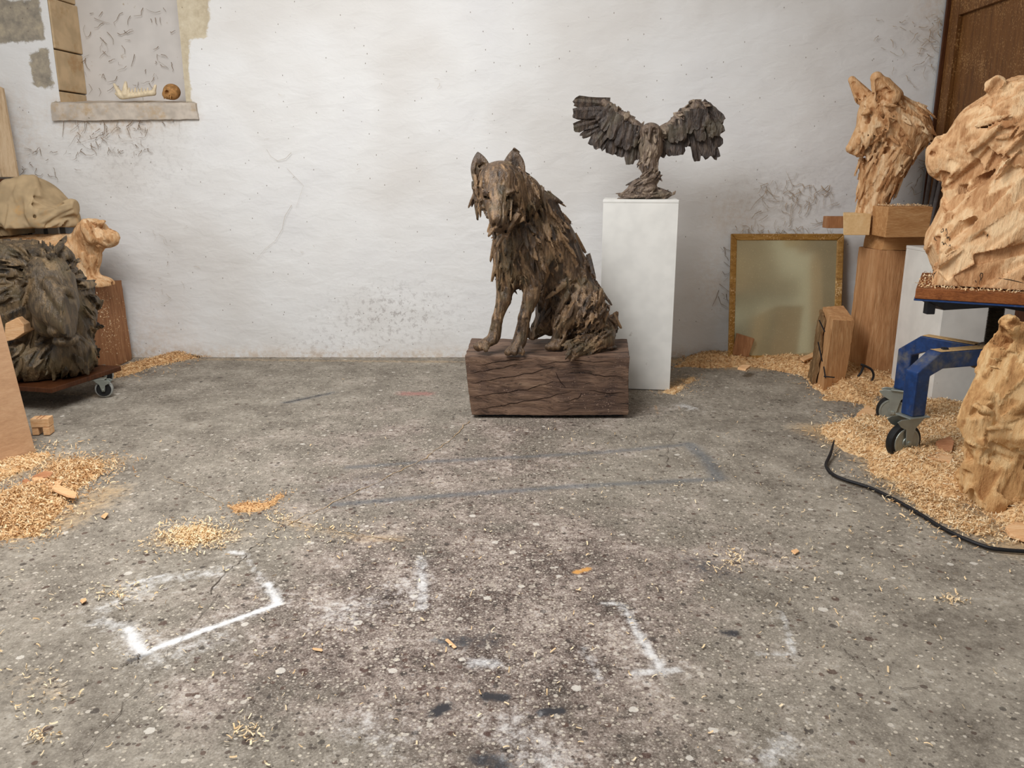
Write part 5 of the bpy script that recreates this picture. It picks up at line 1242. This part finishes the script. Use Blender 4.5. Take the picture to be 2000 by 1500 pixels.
# ------------------------------------------------------------------ shavings
def curls(P, rng, size=(.010, .032), tone=(.25, 1.0), lift=.006):
    """one curled strip at each point"""
    n = len(P); seg = 3
    L = rng.uniform(*size, n); W = rng.uniform(.0010, .0026, n) * (L / .02) ** .4; yaw = rng.uniform(0, 6.28, n); pit = rng.normal(0, .38, n); curl = rng.uniform(-2.6, 2.6, n)
    V = np.zeros((n, (seg + 1) * 2, 3)); x = np.zeros(n); z = np.zeros(n); a = pit - curl / 2
    d = np.stack([np.cos(yaw), np.sin(yaw)], 1); sd = np.stack([-np.sin(yaw), np.cos(yaw)], 1); roll = rng.normal(0, .5, n)
    for i in range(seg + 1):
        for j, e in enumerate((-1, 1)):
            V[:, i * 2 + j, :2] = P[:, :2] + d * x[:, None] + sd * (e * W * np.cos(roll))[:, None]; V[:, i * 2 + j, 2] = z + e * W * np.sin(roll)
        x = x + np.cos(a) * L / seg; z = z + np.sin(a) * L / seg; a = a + curl / seg
    V[:, :, 2] += (P[:, 2] + .0008 + rng.uniform(0, lift, n))[:, None] - V[:, :, 2].min(1)[:, None]
    F0 = np.array([[2 * i, 2 * i + 1, 2 * i + 3, 2 * i + 2] for i in range(seg)])
    Fc = (np.arange(n)[:, None, None] * (seg + 1) * 2 + F0[None]).reshape(-1, 4)
    T = np.repeat(rng.uniform(*tone, n), (seg + 1) * 2)
    return V.reshape(-1, 3), Fc, T
def pile(name, poly_px, hmax, width, n, label, seed, size=(.009, .026), edge=.05, noise=.35, cell=.012, clip=None, tone=(.2, 1)):
    rng = np.random.default_rng(seed); n = int(n * 1.9)
    poly = [tuple(fl(u, v)[:2]) for u, v in poly_px]
    P = np.array(poly); lo, hi = P.min(0) - edge * 2, P.max(0) + edge * 2
    if clip: lo = np.maximum(lo, clip[0]); hi = np.minimum(hi, clip[1])
    def H(x, y):
        d = poly_sd(x, y, poly) + .03 * lumps(x, y, seed, 3.0)
        return hmax * sstep(0, width, d) * (1 + noise * lumps(x, y, seed + 1, 2.2)) + .008 * lumps(x, y, seed + 2, 9) * sstep(0, width * .5, d), d
    xs = np.arange(lo[0], hi[0], cell); ys = np.arange(lo[1], hi[1], cell)
    X, Y = np.meshgrid(xs, ys, indexing='ij'); x, y = X.ravel(), Y.ravel(); h, d = H(x, y)
    z = np.where(d > .0, np.maximum(h, 0) + .001, -.012) + np.where(d > 0, rng.uniform(0, .006, len(x)), 0)
    Fc = grid_faces(len(xs), len(ys)); keep = (d[Fc] > -cell * 1.5).all(1) & (d[Fc] > 0).any(1); Fc = Fc[keep]
    used = np.unique(Fc); re = np.full(len(x), -1); re[used] = np.arange(len(used)); V0 = np.stack([x, y, z], 1)[used]; F0 = re[Fc]
    T0 = rng.uniform(tone[0], .8 * tone[1], len(V0))
    pts = []
    while len(pts) < n:
        q = rng.uniform(lo, hi, (n * 2, 2)); hq, dq = H(q[:, 0], q[:, 1])
        pr = np.where(dq > 0, .5 + .5 * np.minimum(1, dq / .05), np.exp(dq / edge) * .28); ok = rng.random(len(q)) < pr
        pts += [np.concatenate([q[ok], np.maximum(hq[ok], 0)[:, None]], 1)]
        if sum(len(p) for p in pts) >= n: break
    Q = np.concatenate(pts)[:n]
    V1, F1, T1 = curls(Q, rng, size, tone)
    V = np.concatenate([V0, V1]); Fq = np.concatenate([F0, F1 + len(V0)]); T = np.concatenate([T0, T1])
    V[:, 1] = np.minimum(V[:, 1], WY - .02); V[:, 0] = np.minimum(V[:, 0], WXR - .01)
    o = make(name, V, Fq, MAT['shavings'], smooth=False, attrs={'tone': T})
    return tag(o, label, 'shavings', kind='stuff')
pile('shavings_heap', [(1322, 716), (1340, 696), (1420, 688), (1560, 686), (1640, 690), (1760, 700), (1790, 735), (1745, 760), (1700, 790), (1620, 780), (1590, 752), (1560, 730), (1470, 716), (1380, 716)], .05, .16, 5000, 'pale wood shavings heaped along the wall under the mirror and post', 51, tone=(.05, .85))
pile('shavings_heap', [(1610, 838), (1650, 820), (1690, 815), (1700, 792), (1760, 770), (1840, 790), (1900, 800), (2060, 850), (2120, 960), (2090, 1060), (1960, 1035), (1900, 985), (1840, 975), (1780, 940), (1715, 930), (1700, 900), (1650, 880), (1620, 862)], .045, .14, 11000, 'golden wood shavings spread around the stand castor and carved bear head', 52, tone=(.15, 1))
pile('shavings_heap', [(1750, 945), (1790, 950), (1860, 990), (1900, 1010), (1930, 1040), (1880, 1035), (1810, 1000)], .006, .08, 1500, 'thin drift of shavings along the black cable', 53, edge=.07)
pile('shavings_heap', [(-60, 1000), (10, 960), (75, 945), (100, 905), (140, 897), (205, 903), (190, 930), (150, 955), (135, 985), (110, 1010), (70, 1045), (-60, 1055)], .022, .10, 4200, 'wood shavings swept into a heap at the left edge', 54, tone=(.05, .9))
pile('shavings_heap', [(-60, 915), (20, 898), (70, 885), (95, 885), (60, 915), (0, 945), (-60, 960)], .006, .08, 900, 'thin scatter of shavings beside the plywood sheet', 55, edge=.09)
pile('shavings_heap', [(334, 1045), (352, 1034), (390, 1030), (420, 1042), (412, 1056), (370, 1062), (345, 1058)], .004, .07, 900, 'small round pile of shavings alone on the open floor', 56, size=(.007, .02), edge=.045, tone=(.5, 1))
pile('shavings_heap', [(190, 738), (230, 722), (290, 704), (340, 694), (390, 696), (300, 716), (240, 734), (200, 742)], .03, .1, 1400, 'shavings along the foot of the brown block', 57, tone=(.05, .8))
pile('shavings_heap', [(452, 990), (480, 983), (520, 982), (545, 970), (535, 985), (500, 998), (465, 998)], .002, .06, 260, 'small orange smear of fine shavings in the middle of the left floor', 58, size=(.006, .014), edge=.03, tone=(.1, .6))
pile('shavings_heap', [(1300, 765), (1320, 758), (1340, 745), (1350, 740), (1345, 752), (1318, 768)], .004, .05, 260, 'few shavings at the foot of the owl plinth', 59, size=(.006, .016), edge=.05)
def scatter():
    rng = np.random.default_rng(77); pts = []
    for n, uc, vc, su, sv in ((420, 1000, 1220, 560, 200), (160, 300, 1150, 260, 160), (300, 1680, 1010, 150, 130), (60, 80, 1350, 50, 35), (55, 480, 1430, 22, 12), (55, 80, 1440, 18, 10), (90, 1430, 1095, 25, 14), (70, 1855, 1170, 18, 6), (120, 1290, 900, 260, 60), (150, 620, 1040, 90, 16), (90, 240, 1160, 30, 12), (60, 550, 1010, 14, 8)):
        u = rng.normal(uc, su, n); v = rng.normal(vc, sv, n); ok = (v > 715) & (v < 1560) & (u > -60) & (u < 2060)
        pts += [fl(a, b) for a, b in zip(u[ok], v[ok])]
    P = np.array(pts); P = P[~((P[:, 0] > -.3) & (P[:, 0] < .7) & (P[:, 1] > 4.1))]
    V, Fc, T = curls(P, rng, (.006, .02), (.6, 1.0), .001)
    tag(make('scattered_shavings', V, Fc, MAT['shavings'], attrs={'tone': T}), 'loose wood shavings strewn across the concrete floor', 'shavings', kind='stuff')
scatter()
def dusting(name, o_box, n, label, seed, tone=(.4, 1)):      # shavings lying on flat tops
    rng = np.random.default_rng(seed); Q = []
    for (x0, x1, y0, y1, z, m) in o_box: Q.append(np.stack([rng.uniform(x0, x1, m), rng.uniform(y0, y1, m), np.full(m, z)], 1))
    V, Fc, T = curls(np.concatenate(Q), rng, (.006, .02), tone, .004); return tag(make(name, V, Fc, MAT['shavings'], attrs={'tone': T}), label, 'shavings', kind='stuff')
dusting('shavings_dusting', [(2.2, 2.47, 4.92, 5.08, 1.063, 260)], 0, 'fine shavings lying on top of the knotted block', 81)
dusting('shavings_dusting', [(-2.95, -2.67, 5.06, 5.5, .553, 260)], 0, 'fine shavings lying on the brown block by the carved animal', 82)
rng = np.random.default_rng(83); Q = []
for _ in range(330):
    a, b = rng.uniform(.01, .64), rng.uniform(.005, .075)
    if rng.random() < .35: a, b = rng.uniform(.005, .05), rng.uniform(.01, .62)
    Q.append(T2(a, b, TZ + .0005))
V, Fc, T = curls(np.array(Q), rng, (.006, .02), (.3, 1), .004); tag(make('shavings_dusting', V, Fc, MAT['shavings'], attrs={'tone': T}), 'fine shavings lying on the stand top along the bear base', 'shavings', kind='stuff')
# shavings clinging to the brown block's side
rng = np.random.default_rng(84); yy = np.concatenate([rng.normal(5.26, .05, 150), rng.uniform(5.08, 5.54, 110)]); zz = np.concatenate([rng.uniform(.12, .52, 150), rng.uniform(.08, .52, 110)])
V, Fc, T = curls(np.stack([0 * yy, yy, zz], 1), rng, (.008, .02), (.5, 1), .002)
V = V.reshape(-1, 8, 3); c0 = V.mean(1, keepdims=True); V[:, :, 0] = -2.635 + np.clip(V[:, :, 0] - c0[:, :, 0], -.006, .02) * .5; tag(make('clinging_shavings', V.reshape(-1, 3), Fc, MAT['shavings'], attrs={'tone': T}), 'bright curls clinging to the side of the brown block', 'shavings', kind='stuff')

# offcuts lying in the shavings: each a wedge-like slab
def offcut(pts_px, z, th, label, mat='chip', cat='offcut', name='wood_offcut', tiltz=0.0):
    w = [fl(u, v, z) for u, v in pts_px]; c = sum(w) / len(w)
    w = [p + np.array([0, 0, tiltz * (p[1] - c[1])]) for p in w]
    mb = MB(); mb.prism(w, (0.004, 0.004, th)); o = mb.build(name, MAT[mat], bevel=.002); return tag(o, label, cat, 'offcuts among the shavings')
offcut([(1962, 1036), (1985, 1026), (2030, 1030), (2030, 1066), (1995, 1058), (1970, 1050)], .004, .016, 'large flat pale offcut at the right edge by the cable')
offcut([(1826, 872), (1852, 866), (1862, 872), (1858, 884), (1838, 884)], .05, .02, 'reddish wedge offcut between the castor and the bear head', 'chip_red', tiltz=.2)
offcut([(1800, 888), (1838, 884), (1860, 898), (1856, 906), (1815, 902)], .046, .015, 'flat pale offcut in front of the reddish wedge')
offcut([(1672, 815), (1692, 800), (1712, 812), (1706, 820), (1680, 822)], .03, .022, 'pale triangular chip behind the stand castor')
offcut([(1812, 745), (1850, 738), (1856, 744), (1820, 752)], .03, .012, 'thin strip offcut at the foot of the lower plinth', 'chip_red')
offcut([(60, 937), (75, 934), (148, 966), (146, 974), (132, 972), (70, 946)], .024, .008, 'long pale splinter lying on the left shavings heap')
offcut([(62, 934), (85, 924), (102, 926), (98, 934), (75, 938)], .022, .010, 'reddish brown chip beside the long splinter', 'chip_red')
offcut([(100, 948), (112, 940), (120, 944), (116, 950)], .022, .010, 'small tan chip beyond the long splinter')
offcut([(42, 941), (50, 938), (58, 944), (48, 947)], .02, .008, 'small red chip left of the long splinter', 'chip_red')
offcut([(196, 1010), (204, 1004), (210, 1006), (204, 1014)], .001, .006, 'tiny pale chip alone on the floor right of the left heap')
offcut([(155, 1174), (164, 1171), (167, 1176), (160, 1180)], .001, .005, 'tiny white chip left of the chalk rectangle')
offcut([(1544, 1077), (1554, 1074), (1560, 1079), (1552, 1084)], .001, .004, 'tiny pale chip on the floor beside a brown stain')
offcut([(868, 1250), (872, 1249), (890, 1266), (886, 1267)], .001, .0015, 'thin pale splinter in the middle of the near floor')
offcut([(608, 1267), (626, 1269), (628, 1273), (612, 1270)], .001, .0015, 'flat pale sliver below the chalk rectangle')
offcut([(1440, 722), (1450, 716), (1466, 718), (1456, 725)], .05, .014, 'tan chip in the shavings under the mirror')
offcut([(1562, 702), (1590, 690), (1596, 696), (1570, 708)], .055, .012, 'tan strip of wood in the shavings behind the split log')

# ------------------------------------------------------------------ cables
def spline(pts, n=10):
    P = [np.array(p, float) for p in pts]; P = [2 * P[0] - P[1]] + P + [2 * P[-1] - P[-2]]; out = []
    for i in range(1, len(P) - 2):
        for k in range(n):
            t = k / n; a, b, c_, d = P[i - 1], P[i], P[i + 1], P[i + 2]
            out.append(.5 * ((2 * b) + (-a + c_) * t + (2 * a - 5 * b + 4 * c_ - d) * t * t + (-a + 3 * b - 3 * c_ + d) * t ** 3))
    out.append(P[-2]); return out
r_ = .0075
pts = [fl(u, v, r_ + .002) for u, v in ((1628, 872), (1622, 890), (1614, 905), (1616, 915), (1626, 926), (1650, 937), (1700, 953), (1740, 972), (1790, 1000), (1830, 1025), (1870, 1046), (1920, 1066), (1960, 1074), (2060, 1080))]
pts[0][2] += .03; pts[1][2] += .012
mb = MB(); P = spline(pts, 8); mb.tube(P, [.003 + (r_ - .003) * min(1, i / 10) for i in range(len(P))], 8); tag(mb.build('black_cable', MAT['cable'], smooth=True), 'black rubber cable snaking over the floor at the right', 'cable')
L = [(1655, 752, .0), (1668, 742, .02), (1680, 730, .07), (1686, 716, .12), (1682, 712, .125), (1690, 715, .11), (1702, 722, .085), (1706, 735, .05), (1698, 748, .02), (1686, 754, .012)]
P = spline([fl(u, 752 if k == 0 else 755, 0) * 0 + np.array([*(at(u, v, 4.80 + .004 * k)[:2]), max(.055 + z * .6, .055)]) for k, (u, v, z) in enumerate(L)], 8)
P = spline([at(u, v, 4.82) for u, v, z in L], 8)
mb = MB(); mb.tube(P, .007, 8); tag(mb.build('looped_cable', MAT['cable'], smooth=True), 'loop of grey black cable between the split log and the post', 'cable')

# ------------------------------------------------------------------ cobwebs
def webs(name, boxes, label, seed, mat, Y=WY - .012, thin=1.0):
    rng = np.random.default_rng(seed); mb = MB()
    for (u0, v0, u1, v1, n, ln) in boxes:
        for _ in range(n):
            u, v = rng.uniform(u0, u1), rng.uniform(v0, v1); a = rng.normal(math.pi / 2, .8); pts = []; L = ln * rng.uniform(.3, 1.4); k = rng.integers(3, 7)
            for i in range(k):
                pts.append(at(u, v, Y - rng.uniform(0, .012))); a += rng.normal(0, .5); u += math.cos(a) * L / k; v += math.sin(a) * L / k
            r0 = rng.uniform(.0007, .0026) * thin; mb.tube(pts, [r0 * (1 - .75 * i / k) for i in range(k)], 4)
    return tag(mb.build(name, mat), label, 'cobweb', kind='stuff')
webs('cobweb_strands', [(1470, 360, 1640, 450, 70, 34), (1430, 440, 1640, 456, 40, 26), (1480, 350, 1560, 400, 20, 50)], 'dusty cobweb strands on the wall above the mirror', 91, MAT['web'])
webs('cobweb_strands', [(150, 225, 290, 300, 70, 26), (120, 200, 370, 240, 40, 40), (40, 290, 160, 340, 24, 22)], 'dusty cobweb strands on the wall under the window sill', 92, MAT['web_dark'])
webs('cobweb_strands', [(1790, 20, 1860, 140, 60, 26), (1780, 300, 1830, 380, 24, 40), (1700, 30, 1790, 260, 26, 20)], 'dusty cobweb strands in the corner beside the pipe', 93, MAT['web'])
webs('cobweb_strands', [(160, 10, 335, 180, 60, 30)], 'dark cobweb strands on the plastered back of the blind window', 94, MAT['web_dark'], Y=WY + .285)
webs('cobweb_strands', [(280, 400, 380, 600, 16, 26), (500, 100, 900, 500, 10, 14), (560, 200, 570, 420, 3, 120)], 'few thin cobweb strands on the open white wall', 95, MAT['web'], thin=.5)
webs('cobweb_strands', [(1395, 480, 1420, 620, 12, 60)], 'thin dangling cobweb strands left of the mirror frame', 96, MAT['web_dark'])
